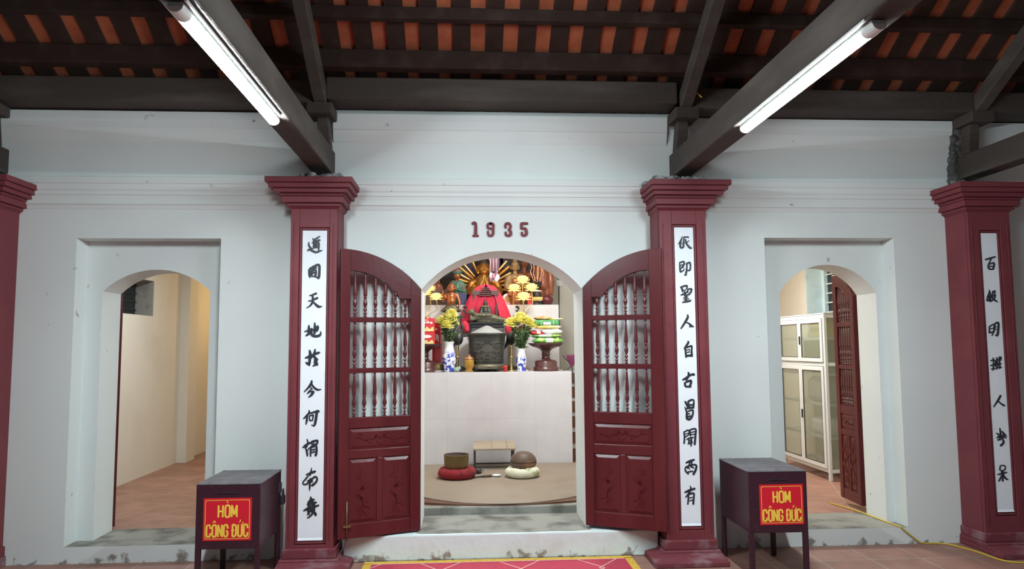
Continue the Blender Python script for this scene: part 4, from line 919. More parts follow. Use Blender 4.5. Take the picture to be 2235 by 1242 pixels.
def donation_box(x0, x1, y0, y1, z0, z1, label, lock_side):
    xc, yc = (x0 + x1) / 2, (y0 + y1) / 2
    t = thing('donation_box', label, 'donation box', (xc, yc, 0))
    hw, hd = (x1 - x0) / 2, (y1 - y0) / 2
    mb = MB(); mb.box(-hw, hw, -hd, hd, z0, z1 - 0.006); b = mb.build('body', M_BOX, t, bevel=0.004)
    mb = MB(); mb.box(-hw - 0.003, hw + 0.003, -hd - 0.003, hd + 0.003, z1 - 0.009, z1); mb.build('lid', M_BOXTOP, t, bevel=0.004, label='worn grey top plate')
    for sx in (-1, 1):
        for sy in (-1, 1):
            mb = MB(); mb.box(min(sx * hw, sx * (hw - 0.034)), max(sx * hw, sx * (hw - 0.034)), min(sy * hd, sy * (hd - 0.034)), max(sy * hd, sy * (hd - 0.034)), 0, z0 + 0.002)
            mb.build('leg', M_BOX, t, bevel=0.003)
    W, H = 2 * hw, z1 - z0
    mb = MB(); mb.box(-0.067, 0.067, -hd - 0.004, -hd + 0.001, z1 - 0.066, z1 - 0.058); s = mb.build('coin_slot', M_BLACKL, t, bevel=0.002)
    spots = []
    n = 7
    for i in range(n):
        for zz in (z0 + 0.012, z1 - 0.022): spots.append((-hw + 0.015 + (W - 0.03) * i / (n - 1), -hd - 0.001, zz))
        for xx in (-hw, hw): spots.append((xx, -hd + 0.02 + (2 * hd - 0.04) * i / (n - 1), z0 + 0.012))
        spots.append((-hw + 0.012 + (W - 0.024) * i / (n - 1), -hd + 0.012, z1)); spots.append((-hw + 0.012 + (W - 0.024) * i / (n - 1), hd - 0.012, z1))
    for i in range(6):
        for xx in (-hw + 0.012, hw - 0.012): spots.append((xx, -hd - 0.001, z0 + 0.03 + (H - 0.06) * i / 5))
    mb = MB(); mb.ball((0, 0, 0), 0.0042, 1); rv = mb.build('rivet', M_BOX, t, loc=spots[0])
    for s_ in spots[1:]: dup(rv, loc=s_, parent=t)
    # red sign on the front
    sw, sh = W * 0.375, H * 0.325
    sz = z0 + H * 0.455; sx_ = W * 0.055 if lock_side < 0 else -W * 0.005
    mb = MB(); mb.box(-sw, sw, -0.002, 0.001, -sh, sh)
    sg = mb.build('sign', M_SIGN, t, loc=(sx_, -hd - 0.001, sz), label='red sign with yellow lettering')
    mb = MB(); e = 0.012; c = 0.012; q = 0.0022
    def rr(e):
        w_, h_ = sw - e, sh - e; o = []
        for cx, cz, a0 in ((w_ - c, h_ - c, 0), (-w_ + c, h_ - c, 90), (-w_ + c, -h_ + c, 180), (w_ - c, -h_ + c, 270)):
            for k in range(5):
                a = math.radians(a0 + 22.5 * k); o.append((cx + c * math.cos(a), cz + c * math.sin(a)))
        return o
    A, B = rr(e), rr(e + 0.0035)
    for i in range(len(A)):
        j = (i + 1) % len(A)
        mb.face([(A[i][0], -0.0027, A[i][1]), (A[j][0], -0.0027, A[j][1]), (B[j][0], -0.0027, B[j][1]), (B[i][0], -0.0027, B[i][1])])
    mb.build('border_line', M_SIGNY, sg)
    write(sg, ['H', 'O`', 'M'], sw * 0.80, sh * 0.60, 0.0, sh * 0.08, -0.0022)
    write(sg, ['C', 'O^', 'N', 'G', ' ', 'D', "U'", 'C'], sw * 1.74, sh * 0.60, 0.0, -sh * 0.83, -0.0022)
    if lock_side > 0:
        mb = MB(); mb.box(hw, hw + 0.012, -0.02 + 0.235, 0.02 + 0.235, z1 - 0.16, z1 - 0.09); mb.build('hasp', M_IRON, t)
        pd = thing('padlock', 'black padlock hanging on the hasp of the left donation box', 'padlock', (xc + hw + 0.026, yc + 0.235, z1 - 0.205))
        pd.scale = (1.5, 1.3, 1.5)
        mb = MB(); mb.box(-0.010, 0.010, -0.02, 0.02, -0.03, 0.015); mb.build('lock_body', M_BLACKL, pd, bevel=0.005)
        mb = MB(); mb.tube([(0, -0.013, 0.012), (0, -0.013, 0.035), (0, -0.007, 0.045), (0, 0.007, 0.045), (0, 0.013, 0.035), (0, 0.013, 0.012)], 0.003, 8); mb.build('shackle', M_IRON, pd)
    return t
donation_box(-2.13, -1.70, -0.78, -0.22, 0.288, 0.725, 'dark plum donation box on legs in front of the left pilaster', 1)
donation_box(1.708, 2.134, -0.80, -0.20, 0.318, 0.75, 'dark plum donation box on legs beside the right pilaster', -1)

# ------------------------------------------------------------------ carpet, cables
ct = thing('carpet', 'rose red carpet with yellow border lying before the middle step', 'carpet', (-0.04, -1.9, 0))
mb = MB()
mb.box(-0.99, 0.99, -1.68, 1.68, 0.0, 0.008)
mb.build('pile', M_CARPET, ct)
mb = MB()
for x0, x1, y0, y1 in ((-1.03, 1.03, 1.67, 1.73), (-1.03, 1.03, -1.73, -1.67), (-1.03, -0.97, -1.68, 1.68), (0.97, 1.03, -1.68, 1.68)): mb.box(x0, x1, y0, y1, 0.0, 0.0095)
mb.build('border', M_CARPETY, ct, label='yellow border strip')
mb = MB()
for y in (1.662,): mb.box(-0.965, 0.965, y, y + 0.008, 0.007, 0.0093)
for i in range(7):
    x = -0.9 + i * 0.3
    s = 0.17 if i % 2 else -0.17
    mb.ribbon([(x, 1.66, .008), (x + s * .5, 1.55, .008), (x + s, 1.44, .008)], lambda u, v, h: (u, v, 0.0078 + h), 0.001, 3)
    mb.ribbon([(x, 1.30, .008), (x + s * .6, 1.36, .008), (x + s, 1.44, .008)], lambda u, v, h: (u, v, 0.0078 + h), 0.001, 3)
mb.build('pale_line_pattern', M_CARPETP, ct)

def cable(name, pts, r, m, label, cat='cable'):
    P = [Vector(p) for p in pts]; Q = []
    for i in range(len(P) - 1):
        p0, p1, p2, p3 = P[max(i - 1, 0)], P[i], P[i + 1], P[min(i + 2, len(P) - 1)]
        for k in range(5):
            s = k / 5
            Q.append(0.5 * ((2 * p1) + (p2 - p0) * s + (2 * p0 - 5 * p1 + 4 * p2 - p3) * s * s + (3 * p1 - p0 - 3 * p2 + p3) * s ** 3))
    Q.append(P[-1])
    mb = MB(); mb.tube(Q, r, 8)
    return mb.build(name, m, label=label, cat=cat)
cable('power_cable', [(3.17, 0.95, 0.137), (3.225, 0.65, 0.141), (3.25, 0.45, 0.141), (3.262, 0.25, 0.141), (3.275, 0.10, 0.141), (3.285, 0.0, 0.141), (3.30, -0.012, 0.125), (3.38, -0.014, 0.06), (3.455, -0.016, 0.010), (3.56, -0.02, 0.006), (3.66, -0.07, 0.006), (3.735, -0.3, 0.006), (3.755, -0.5, 0.006), (3.83, -0.58, 0.006), (3.97, -0.60, 0.006)], 0.006, M_CABLE, 'yellow cable running over the right sill and across the floor')
cable('power_cable', [(1.30, -0.20, 2.958), (1.34, -0.12, 2.97), (1.40, -0.05, 3.02), (1.445, -0.02, 3.08), (1.46, -0.015, 3.14), (1.47, -0.03, 3.2)], 0.006, M_CABLE, 'yellow cable curling up from the right capital beside the beam')
cable('power_cable', [(1.49, -0.28, 3.80), (1.53, -0.33, 3.72), (1.60, -0.36, 3.63)], 0.006, M_CABLE, 'short yellow cable hanging beside the eave beam joint')

# ------------------------------------------------------------------ the altar and what stands on it
al = thing('altar', 'pale pink tiled altar in two tiers filling the middle room', 'altar', (0, 2.7, 0.26))
mb = MB(); mb.box(-1.3, 0.952, 0.0, 0.86, 0, 1.085); mb.build('lower_tier', M_ALTAR, al, bevel=0.004)
mb = MB(); mb.box(-1.3, 0.915, 0.86, 1.86, 0, 1.928); mb.build('upper_tier', M_ALTAR, al, bevel=0.004)
TZ, UZ = 1.3465, 2.1895                      # heights of the two altar tops

st = thing('side_steps', 'narrow rust brown tiled steps beside the right end of the altar', 'steps', (1.12, 3.0, 0.26))
for i in range(6):
    mb = MB(); mb.box(-0.15, 0.15, 0.2 * i, 1.55, 0.175 * i, 0.175 * i + 0.145); mb.build('riser', M_BRICK, st)
    mb = MB(); mb.box(-0.155, 0.155, 0.2 * i - 0.02, 1.55, 0.175 * i + 0.145, 0.175 * i + 0.175); mb.build('tread', M_ALTAR, st)

# floor mat: tan round-fronted sheet over a brown underlayer
mt = thing('floor_mat', 'tan round-fronted mat over a brown underlayer on the middle room floor', 'mat', (0.05, 1.7, 0.262))
def mat_poly(hw, y0, b, y1, n=36):
    out = [(hw, y1), (-hw, y1)]
    for i in range(n + 1):
        a = PI + PI * i / n
        out.append((hw * math.cos(a), y0 + b + b * math.sin(a)))
    return out
mb = MB(); mb.prism(mat_poly(1.12, -1.178, 0.55, 0.98), 0, 0.016, 'z'); mb.build('underlayer', M_MATEDGE, mt)
mb = MB(); mb.prism(mat_poly(0.99, -1.19, 1.05, 0.98), 0.016, 0.024, 'z'); mb.build('top_sheet', M_MAT, mt, bevel=0.003)
MZ = 0.286

# low stool
sx = thing('low_stool', 'low wooden-topped stool standing against the altar front', 'stool', (0.013, 2.44, MZ))
mb = MB(); 
for xa_, xb_ in ((-.235, -.024), (-.021, .145), (.148, .238)): mb.prism([(-.15, .206), (.15, .256), (.15, .276), (-.15, .226)], xa_, xb_, 'x')
mb.build('seat', M_STOOLTOP, sx, bevel=0.003)
for a, b in ((-1, -1), (1, -1), (-1, 1), (1, 1)):
    mb = MB(); mb.box(a * 0.215 - 0.011, a * 0.215 + 0.011, b * 0.13 - 0.011, b * 0.13 + 0.011, 0, 0.231 + b * 0.022); mb.build('leg', M_IRON, sx)
for b in (-1, 1):
    mb = MB(); mb.box(-0.204, 0.204, b * 0.13 - 0.007, b * 0.13 + 0.007, 0.015, 0.029); mb.build('stretcher', M_IRON, sx)

# red cushion ring with the brass bowl bell, cream ring with the wooden fish drum
def ring(name, loc, R_, r, m, label, seed):
    mb = MB(); n, k = 40, 14; rnd = random.Random(seed)
    jj = [1 + rnd.uniform(-.05, .05) for _ in range(n)]
    V = [[mb.bm.verts.new(((R_ + r * jj[i] * math.cos(2 * PI * j / k)) * math.cos(2 * PI * i / n), (R_ + r * jj[i] * math.cos(2 * PI * j / k)) * math.sin(2 * PI * i / n), r * 0.86 * (1 + math.sin(2 * PI * j / k)) * (jj[i] if math.sin(2 * PI * j / k) > 0 else 1))) for j in range(k)] for i in range(n)]
    for i in range(n):
        for j in range(k):
            mb.bm.faces.new((V[i][j], V[(i + 1) % n][j], V[(i + 1) % n][(j + 1) % k], V[i][(j + 1) % k]))
    return mb.build(name, m, loc=loc, smooth=True, label=label, cat='cushion')
ring('ring_cushion', (-0.393, 1.80, MZ), 0.14, 0.062, M_REDCUSH, 'dark red velvet ring cushion under the brass bowl', 1)
ring('ring_cushion', (0.288, 1.80, MZ), 0.125, 0.058, M_CREAMCUSH, 'cream printed ring cushion under the wooden drum', 2)
bb = thing('bowl_bell', 'dull brass bowl bell sitting in the dark red cushion', 'bell', (-0.40, 1.82, MZ + 0.062))
mb = MB(); mb.lathe([(0.02, 0.0), (0.09, 0.003), (0.118, 0.03), (0.127, 0.07), (0.131, 0.17), (0.1335, 0.178), (0.1245, 0.178)], n=40, cap=False); mb.build('outer_wall', M_BRASSD, bb)
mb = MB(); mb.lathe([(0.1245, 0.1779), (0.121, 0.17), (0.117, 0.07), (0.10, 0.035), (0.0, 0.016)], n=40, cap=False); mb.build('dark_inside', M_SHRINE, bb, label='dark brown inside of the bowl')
wf = thing('wooden_drum', 'round brown wooden fish drum sitting on the cream cushion', 'drum', (0.304, 1.84, MZ + 0.05))
mb = MB()
prof = [(0.02, 0.0), (0.075, 0.008), (0.118, 0.04), (0.1385, 0.082), (0.1405, 0.094)]
mb.lathe(prof, n=36); mb.build('lower_half', M_WOODFISH, wf)
mb = MB(); mb.lathe([(0.135, 0.092), (0.135, 0.100)], n=36); mb.build('slot', M_NIGHTWOOD, wf)
mb = MB(); mb.lathe([(0.1405, 0.099), (0.139, 0.115), (0.125, 0.150), (0.10, 0.178), (0.065, 0.197), (0.03, 0.204), (0.005, 0.205)], n=36); mb.build('upper_half', M_WOODFISH, wf)
mb = MB(); mb.lathe([(0.02, 0), (0.036, 0.003), (0.052, 0.016), (0.05, 0.016), (0.034, 0.006), (0.005, 0.004)], n=28)
mb.build('saucer', M_WHITEC, loc=(0.02, 1.84, MZ), label='small white china saucer on the mat', cat='dish')
kn = thing('mallet', 'wooden-handled striker lying on the mat by the saucer', 'mallet', (-0.13, 1.78, MZ + 0.013), math.radians(14))
mb = MB(); mb.tube([(0.0, 0, 0), (0.10, 0, 0.002)], [0.011, 0.013], 10); mb.build('handle', M_WOODFISH, kn)
mb = MB(); mb.tube([(-0.13, 0, -0.005), (0.0, 0, 0.0)], [0.006, 0.008], 8); mb.build('shaft', M_IRON, kn)
pdv = thing('tin_pot', 'little dark metal cup beside the dark red cushion', 'cup', (-0.165, 2.02, MZ))
mb = MB(); mb.lathe([(0.025, 0), (0.03, 0.004), (0.032, 0.05), (0.029, 0.05), (0.027, 0.006), (0.005, 0.005)], n=20); mb.build('cup', M_IRON, pdv)
mb = MB(); mb.tube([(0.03, 0, 0.04), (0.05, 0, 0.036), (0.052, 0, 0.02), (0.03, 0, 0.012)], 0.004, 8); mb.build('handle', M_IRON, pdv)

# bronze censer with its heap of ash
cz = thing('censer', 'big dark bronze incense censer heaped with ash in the middle', 'censer', (-0.045, 2.955, TZ))
mb = MB()
mb.mi = 0
P = [(0.19, 0.088), (0.2, 0.11), (0.205, 0.2), (0.215, 0.30), (0.222, 0.38), (0.224, 0.415), (0.232, 0.425), (0.243, 0.44), (0.246, 0.452), (0.236, 0.462), (0.222, 0.458), (0.21, 0.44), (0.0, 0.43)]
mb.lathe(P, n=56, cap=False); mb.build('bowl', M_DARKB, cz)
mb = MB(); mb.lathe([(0.0, 0.03), (0.195, 0.03), (0.216, 0.05), (0.213, 0.075), (0.198, 0.092), (0.0, 0.094)], n=56, cap=False); mb.build('base_ring', M_BRONZEP, cz, label='paler worn bronze base ring')
for k in range(3):
    a = -PI / 2 + 2 * PI * k / 3 + PI / 3
    mb = MB(); mb.lathe([(0.035, 0), (0.045, 0.01), (0.05, 0.035), (0.04, 0.05)], c=(0.15 * math.cos(a), 0.15 * math.sin(a), 0), n=14); mb.build('foot', M_DARKB, cz)
mb = MB(); mb.lathe([(0.226, 0.452), (0.19, 0.472), (0.10, 0.515), (0.03, 0.548), (0.0, 0.556)], n=40, cap=False); mb.build('ash_heap', M_ASH, cz, label='pale grey cone of ash')
def cyl(r):
    return lambda u, v, h: ((r(v) + h) * math.sin(u / r(v)), -(r(v) + h) * math.cos(u / r(v)), v)
rr_ = lambda v: 0.2 + (v - 0.11) / 0.27 * 0.0215
mb = MB()
circ = [(0.0 + 0.046 * math.cos(2 * PI * i / 16), 0.275 + 0.046 * math.sin(2 * PI * i / 16), 0.010) for i in range(17)]
strokes = [circ, [(-.045, .275, .04), (.045, .275, .04)], [(-.03, .30, .03), (.03, .30, .03)], [(-.03, .25, .03), (.03, .25, .03)]]
for s in (-1, 1):
    strokes += [[(s * .05, .24, .006), (s * .08, .26, .012), (s * .10, .235, .010), (s * .14, .25, .012), (s * .17, .24, .006)],
                [(s * .04, .33, .006), (s * .065, .35, .012), (s * .09, .34, .010), (s * .12, .355, .012), (s * .16, .34, .006)],
                [(s * .03, .22, .012), (s * .06, .19, .014), (s * .09, .18, .010), (s * .12, .19, .006)],
                [(s * .02, .20, .010), (s * .045, .165, .012), (s * .03, .15, .01)], [(s * .06, .30, .006), (s * .07, .325, .01), (s * .05, .335, .006)],
                [(s * .12, .30, .006), (s * .145, .31, .012), (s * .165, .29, .008)], [(s * .10, .15, .006), (s * .13, .165, .012), (s * .17, .15, .006)]]
strokes += [[(-.05, .225, .008), (0, .205, .014), (.05, .225, .008)], [(-.03, .175, .008), (0, .165, .014), (.03, .175, .008)]]
for i in range(9):
    x = -.16 + i * .04
    strokes.append([(x - .014, .125, .006), (x, .136, .010), (x + .014, .125, .006)])
for s in strokes: mb.ribbon([(a_, b_, c_ * 1.25) for a_, b_, c_ in s], cyl(rr_), 0.009, 4)
mb.build('relief', M_BRONZEL, cz, label='raised cloud and medallion relief')
mb = MB(); mb.lathe([(0.0045, -0.02), (0.0045, 0.24)], n=8)
inc = mb.build('incense_stick', M_IRON, loc=(-0.052, 2.95, TZ + 0.556), label='tall dark incense stick standing in the ash', cat='incense stick')

# blue and white vases
VP = [(0.05, 0.0), (0.056, 0.004), (0.056, 0.014), (0.062, 0.04), (0.078, 0.09), (0.082, 0.13), (0.074, 0.18), (0.058, 0.225), (0.05, 0.25), (0.049, 0.285), (0.058, 0.305), (0.06, 0.31), (0.052, 0.31), (0.043, 0.29), (0.03, 0.25)]
def vase(name, loc, k, kz, prof, m, label):
    mb = MB(); mb.lathe([(r * k, z * kz) for r, z in prof], n=36); return mb.build(name, m, loc=loc, label=label, cat='vase')
vase('flower_vase', (-0.50, 2.85, TZ), 1.04, 1.16, VP, M_BLUEC, 'blue and white porcelain vase left of the censer')
VP2 = [(0.047, 0.0), (0.05, 0.004), (0.044, 0.02), (0.05, 0.05), (0.06, 0.10), (0.06, 0.13), (0.05, 0.18), (0.042, 0.21), (0.046, 0.245), (0.05, 0.252), (0.043, 0.252), (0.036, 0.22), (0.03, 0.15)]
vase('flower_vase', (0.366, 2.85, TZ), 1.06, 1.08, VP2, M_BLUEC2, 'smaller white vase with blue branch right of the censer')

# chrysanthemums
def mum_mesh():
    mb = MB(); rnd = random.Random(5)
    for ringi, (n, rad, zz, ln, tilt) in enumerate(((26, 0, -.004, 0.062, -0.1), (26, 0.05, 0.006, 0.060, 0.2), (24, 0.05, 0.014, 0.055, 0.48), (20, 0.036, 0.024, 0.047, 0.8), (16, 0.036, 0.030, 0.040, 1.05), (10, 0.02, 0.036, 0.034, 1.35))):
        for i in range(n):
            a = 2 * PI * (i + 0.5 * ringi) / n + rnd.uniform(-.08, .08)
            c, s = math.cos(a), math.sin(a); t = tilt + rnd.uniform(-.1, .1); wd = 0.0068
            def q(r, w_, up=0): return (c * r * math.cos(t) - s * w_, s * r * math.cos(t) + c * w_, zz * 0.6 + r * math.sin(t) + up)
            mb.face([q(0.004, -wd * .5), q(0.004, wd * .5), q(ln * .65, wd), q(ln, wd * .4, .006), q(ln, -wd * .4, .006), q(ln * .65, -wd)])
    mb.ball((0, 0, 0.012), (0.028, 0.028, 0.02), 2)
    return mb
def bouquet(base, heads, where, seed):
    rnd = random.Random(seed)
    proto = None
    for i, (x, z, y, k, lb) in enumerate(heads):
        f = thing('chrysanthemum', 'yellow chrysanthemum ' + lb, 'flower', (x, y, z - 0.045), rnd.uniform(0, 6), group='chrysanthemums ' + where)
        k *= 1.3
        f.scale = (k, k, k)
        f.rotation_euler = (rnd.uniform(-.25, .05) + 0.35, rnd.uniform(-.3, .3), 0)
        o = mum_mesh().build('bloom', M_YELLOW, f)
        mb = MB()
        f_inv = (Matrix.Translation(f.location) @ f.rotation_euler.to_matrix().to_4x4() @ Matrix.Diagonal((k, k, k, 1))).inverted()
        e = f_inv @ Vector((base[0] + rnd.uniform(-.02, .02), base[1] + rnd.uniform(-.02, .02), base[2]))
        mb.tube([(0, 0, 0), (e * 0.45) + Vector((0, 0, -0.01)), e], 0.0035 / k, 6); mb.build('stem', M_LEAF, f)
    mb = MB()
    for i in range(270):
        h = rnd.uniform(0.02, 0.30); a = rnd.uniform(0, 2 * PI); r = (0.02 + 0.36 * h) * math.sqrt(rnd.random())
        p = Vector((base[0] + r * math.cos(a), base[1] + r * math.sin(a) * .8, base[2] + h))
        d = Vector((math.cos(a) * rnd.uniform(.3, 1), math.sin(a) * rnd.uniform(.3, 1), rnd.uniform(-.5, 1))).normalized()
        s_ = d.cross(Vector((rnd.uniform(-1, 1), rnd.uniform(-1, 1), 1))).normalized(); L = rnd.uniform(.035, .065)
        n_ = d.cross(s_) * 0.006
        mb.face([p, p + d * L * .4 + s_ * L * .26 + n_, p + d * L, p + d * L * .4 - s_ * L * .26 + n_])
    for i in range(14):
        a = rnd.uniform(0, 2 * PI); h = rnd.uniform(.2, .3)
        mb.tube([(base[0], base[1], base[2] - .05), (base[0] + .05 * math.cos(a), base[1] + .04 * math.sin(a), base[2] + h * .5), (base[0] + .11 * math.cos(a), base[1] + .08 * math.sin(a), base[2] + h)], .003, 5)
    o = mb.build('foliage', M_LEAF, label='dark green leaves of the chrysanthemums ' + where, cat='leaves', kind='stuff')
bouquet((-0.50, 2.85, TZ + 0.35), [(-0.60, 1.985, 2.82, 1.0, 'outermost on the left bouquet'), (-0.555, 1.945, 2.78, .9, 'low at the front left of the left bouquet'), (-0.485, 2.0, 2.80, 1.15, 'large one in the middle of the left bouquet'), (-0.475, 2.065, 2.86, 1.05, 'topmost on the left bouquet'),
         (-0.52, 1.925, 2.74, 1.1, 'lowest on the left bouquet'), (-0.545, 2.035, 2.9, .8, 'half hidden at the back of the left bouquet'), (-0.43, 1.965, 2.88, .7, 'small one toward the crane in the left bouquet')], 'in the vase left of the censer', 11)
bouquet((0.366, 2.85, TZ + 0.25), [(0.235, 1.955, 2.80, 1.05, 'outermost left one on the right bouquet'), (0.285, 1.975, 2.84, 1.0, 'second from the left on the right bouquet'), (0.365, 2.015, 2.86, 1.2, 'topmost on the right bouquet'), (0.345, 1.985, 2.79, 1.0, 'front one below the top of the right bouquet'),
         (0.445, 1.965, 2.84, 1.05, 'second from the packets on the right bouquet'), (0.50, 1.935, 2.82, .9, 'nearest the packets on the right bouquet')], 'in the vase right of the censer', 12)

# lacquered pedestal dishes
DP = [(0.165, 0.0), (0.165, 0.045), (0.15, 0.052), (0.146, 0.058), (0.146, 0.11), (0.13, 0.128), (0.09, 0.135), (0.062, 0.145), (0.052, 0.17), (0.05, 0.19), (0.066, 0.198), (0.052, 0.206), (0.054, 0.235), (0.075, 0.262), (0.13, 0.283), (0.18, 0.295), (0.21, 0.315), (0.236, 0.333), (0.232, 0.337), (0.2, 0.325), (0.0, 0.318)]
mb = MB(); mb.lathe([(r * .93, z) for r, z in DP], n=44, cap=False)
ped = mb.build('pedestal_dish', M_DKWOOD, loc=(0.672, 2.93, TZ), label='dark red lacquered pedestal dish piled with packets on the right', cat='dish')
dup(ped, loc=(-0.80, 2.93, TZ), label='dark red lacquered pedestal dish under the red cartons on the left')

# packets on the right dish: soft pillow shapes
def packet(loc, sx_, sy_, sz_, rz, m, label, seed, band=None):
    t = thing('food_packet', label, 'packet', loc, rz, group='packets on the right dish')
    rnd = random.Random(seed)
    mb = MB(); n, k = 14, 8
    def P_(i, j, s):
        u, v = 2 * i / n - 1, 2 * j / k - 1
        h = (max(0, 1 - u ** 4) ** .6) * (max(0, 1 - v ** 4) ** .6)
        return (u * sx_, v * sy_, sz_ * (1 + s * h) + 0.010 * sz_ / .03 * math.sin(5 * u + seed) * math.cos(3 * v) * h)
    for s in (-1, 1):
        V = [[mb.bm.verts.new(P_(i, j, s)) for j in range(k + 1)] for i in range(n + 1)]
        for i in range(n):
            for j in range(k): mb.bm.faces.new((V[i][j], V[i + 1][j], V[i + 1][j + 1], V[i][j + 1]))
    mb.build('bag', m, t, smooth=True, weld=True)
    if band:
        mb = MB()
        c, wd, bm_ = band
        for s in (1,):
            V = []
            for a in range(7):
                u = c + wd * (a / 6 - .5); h = (max(0, 1 - u ** 4) ** .6)
                V.append([(u * sx_, v * sy_ * .98 - 0.0, sz_ * (1 + (max(0, 1 - v ** 4) ** .6) * h) + 0.004) for v in (-0.99, -.93, -.85, -.7, -.4, 0)])
            for a in range(6):
                for b in range(5): mb.face([V[a][b], V[a + 1][b], V[a + 1][b + 1], V[a][b + 1]])
            for a in range(6):
                mb.face([(V[a][0][0], V[a][0][1] - .004, V[a][0][2]), (V[a + 1][0][0], V[a + 1][0][1] - .004, V[a + 1][0][2]), (V[a + 1][0][0], -sy_ * .96, sz_ * .55), (V[a][0][0], -sy_ * .96, sz_ * .55)])
        mb.build('print', bm_, t)
    return t
PZ = TZ + 0.325
packet((0.69, 2.89, PZ), 0.185, 0.12, 0.038, 0.03, M_GRNPACK, 'bright green plastic packet at the bottom of the pile', 1, (0.05, .5, M_WHTPRINT))
packet((0.675, 2.90, PZ + 0.077), 0.19, 0.12, 0.020, -0.05, M_GRNPACK, 'pale green packet second from the bottom of the pile', 2, (-0.1, .8, M_WHTPACK))
packet((0.735, 2.90, PZ + 0.117), 0.13, 0.12, 0.032, 0.06, M_WHTPACK, 'white packet in the middle of the pile', 3)
packet((0.555, 2.87, PZ + 0.107), 0.085, 0.09, 0.028, 0.2, M_REDBOX, 'red packet poking out on the left of the pile', 4, (0, .5, M_WHTPACK))
packet((0.69, 2.90, PZ + 0.183), 0.175, 0.11, 0.022, -0.08, M_YELPACK, 'yellow and white packet under the dark green one', 5)
t = thing('food_packet', 'dark green flat packet near the top of the pile', 'packet', (0.675, 2.90, PZ + 0.228), 0.02, group='packets on the right dish')
mb = MB(); mb.box(-0.15, 0.15, -0.09, 0.09, 0, 0.062); mb.build('bag', M_DGRNPACK, t, bevel=0.018)
mb = MB(); mb.box(-0.045, 0.045, -0.0925, -0.0895, 0.004, 0.035); mb.build('print', M_WHTPRINT, t)
for x in (-0.07, 0.08):
    mb = MB(); mb.box(x - 0.003, x + 0.003, -0.0925, -0.0895, 0.004, 0.06); mb.build('print', M_YELPRINT, t)
packet((0.63, 2.90, PZ + 0.292), 0.10, 0.08, 0.022, 0.1, M_ORGPACK, 'brown bread packet on top of the pile', 7)
packet((0.78, 2.90, PZ + 0.290), 0.11, 0.07, 0.012, -0.15, M_YELPACK, 'yellow packet on top of the pile', 8)

# red cartons on the left dish
def carton(loc, w_, d_, h_, rz, label, v):
    t = thing('carton', label, 'carton', loc, rz)
    mb = MB(); mb.box(-w_ / 2, w_ / 2, -d_ / 2, d_ / 2, 0, h_); mb.build('box', M_REDBOX, t, bevel=0.003)
    y = -d_ / 2
    mb = MB()
    amp = h_ if h_ < .3 else .08
    pts = [(-w_ * .42 + w_ * .84 * i / 8, amp * (.30 + .10 * math.sin(i * 1.9 + v))) for i in range(9)]
    mb.prism([(-w_ * .42, h_ * .06), (w_ * .42, h_ * .06)] + [(a, b) for a, b in reversed(pts)], y - 0.0012, y + 0.001); mb.build('noodle_picture', M_YELPRINT, t)
    mb = MB()
    if v:
        mb.prism([(w_ * .30 * math.cos(2 * PI * i / 20), h_ * .66 + h_ * .13 * math.sin(2 * PI * i / 20)) for i in range(20)], y - 0.0013, y + 0.001)
    else:
        for x0, x1, z0, z1 in ((-.30, -.1, .62, .74), (-.06, .16, .64, .76), (.2, .34, .6, .74), (-.2, .1, .84, .88)): mb.box(w_ * x0, w_ * x1, y - 0.0013, y + 0.001, h_ * z0, h_ * z1)
    mb.build('white_print', M_WHTPRINT, t)
    return t
carton((-0.765, 2.85, PZ), 0.19, 0.13, 0.15, 0.0, 'red carton with white oval lying under the other on the left dish', 1)
carton((-0.765, 2.85, PZ + 0.151), 0.19, 0.13, 0.165, 0.03, 'red carton with yellow noodle picture stacked on top', 0)
carton((-0.655, 3.12, TZ), 0.10, 0.10, 0.60, -0.2, 'tall narrow red carton standing behind the left bouquet', 0)

# brass candlesticks
CP = [(0.05, 0.0), (0.052, 0.008), (0.03, 0.02), (0.012, 0.035), (0.02, 0.06), (0.012, 0.075), (0.018, 0.10), (0.011, 0.12), (0.02, 0.14), (0.01, 0.155), (0.012, 0.165), (0.042, 0.172), (0.042, 0.177), (0.012, 0.182)] + \
     [(0.010 + 0.007 * (i % 2), 0.19 + 0.013 * i) for i in range(9)] + [(0.018, 0.305), (0.008, 0.312)]
mb = MB(); mb.lathe(CP, n=24)
cs = mb.build('candlestick', M_BRASS, loc=(-0.405, 2.92, TZ), label='turned brass candlestick beside the left vase', cat='candlestick')
dup(cs, loc=(0.247, 2.90, TZ), label='turned brass candlestick beside the right vase')
# amber jar, red candle glass, small bits
aj = thing('amber_jar', 'amber glass lamp jar with lid left of the censer', 'jar', (-0.262, 2.80, TZ))
mb = MB(); mb.lathe([(0.05, 0), (0.052, 0.012), (0.035, 0.03), (0.05, 0.045), (0.06, 0.08), (0.058, 0.14), (0.05, 0.155)], n=30); mb.build('jar_body', M_AMBER, aj)
mb = MB(); mb.lathe([(0.058, 0.152), (0.058, 0.162), (0.045, 0.178), (0.02, 0.186), (0.02, 0.198), (0.028, 0.202), (0.0, 0.206)], n=30); mb.build('lid', M_COPPER, aj)
rg = thing('candle_glass', 'small red candle glass right of the censer front', 'candle', (0.165, 2.76, TZ))
mb = MB(); mb.lathe([(0.022, 0), (0.025, 0.006), (0.018, 0.016), (0.028, 0.03), (0.034, 0.072), (0.031, 0.072), (0.01, 0.03)], n=24); mb.build('glass', M_REDGLASS, rg)
mb = MB(); mb.lathe([(0.004, 0.03), (0.027, 0.04), (0.030, 0.06), (0.0, 0.062)], n=20); mb.build('wax', M_REDBOX, rg)
gd = thing('gilt_dome', 'dull gold dome on a pale plate beside the left vase', 'ornament', (-0.64, 2.95, TZ))
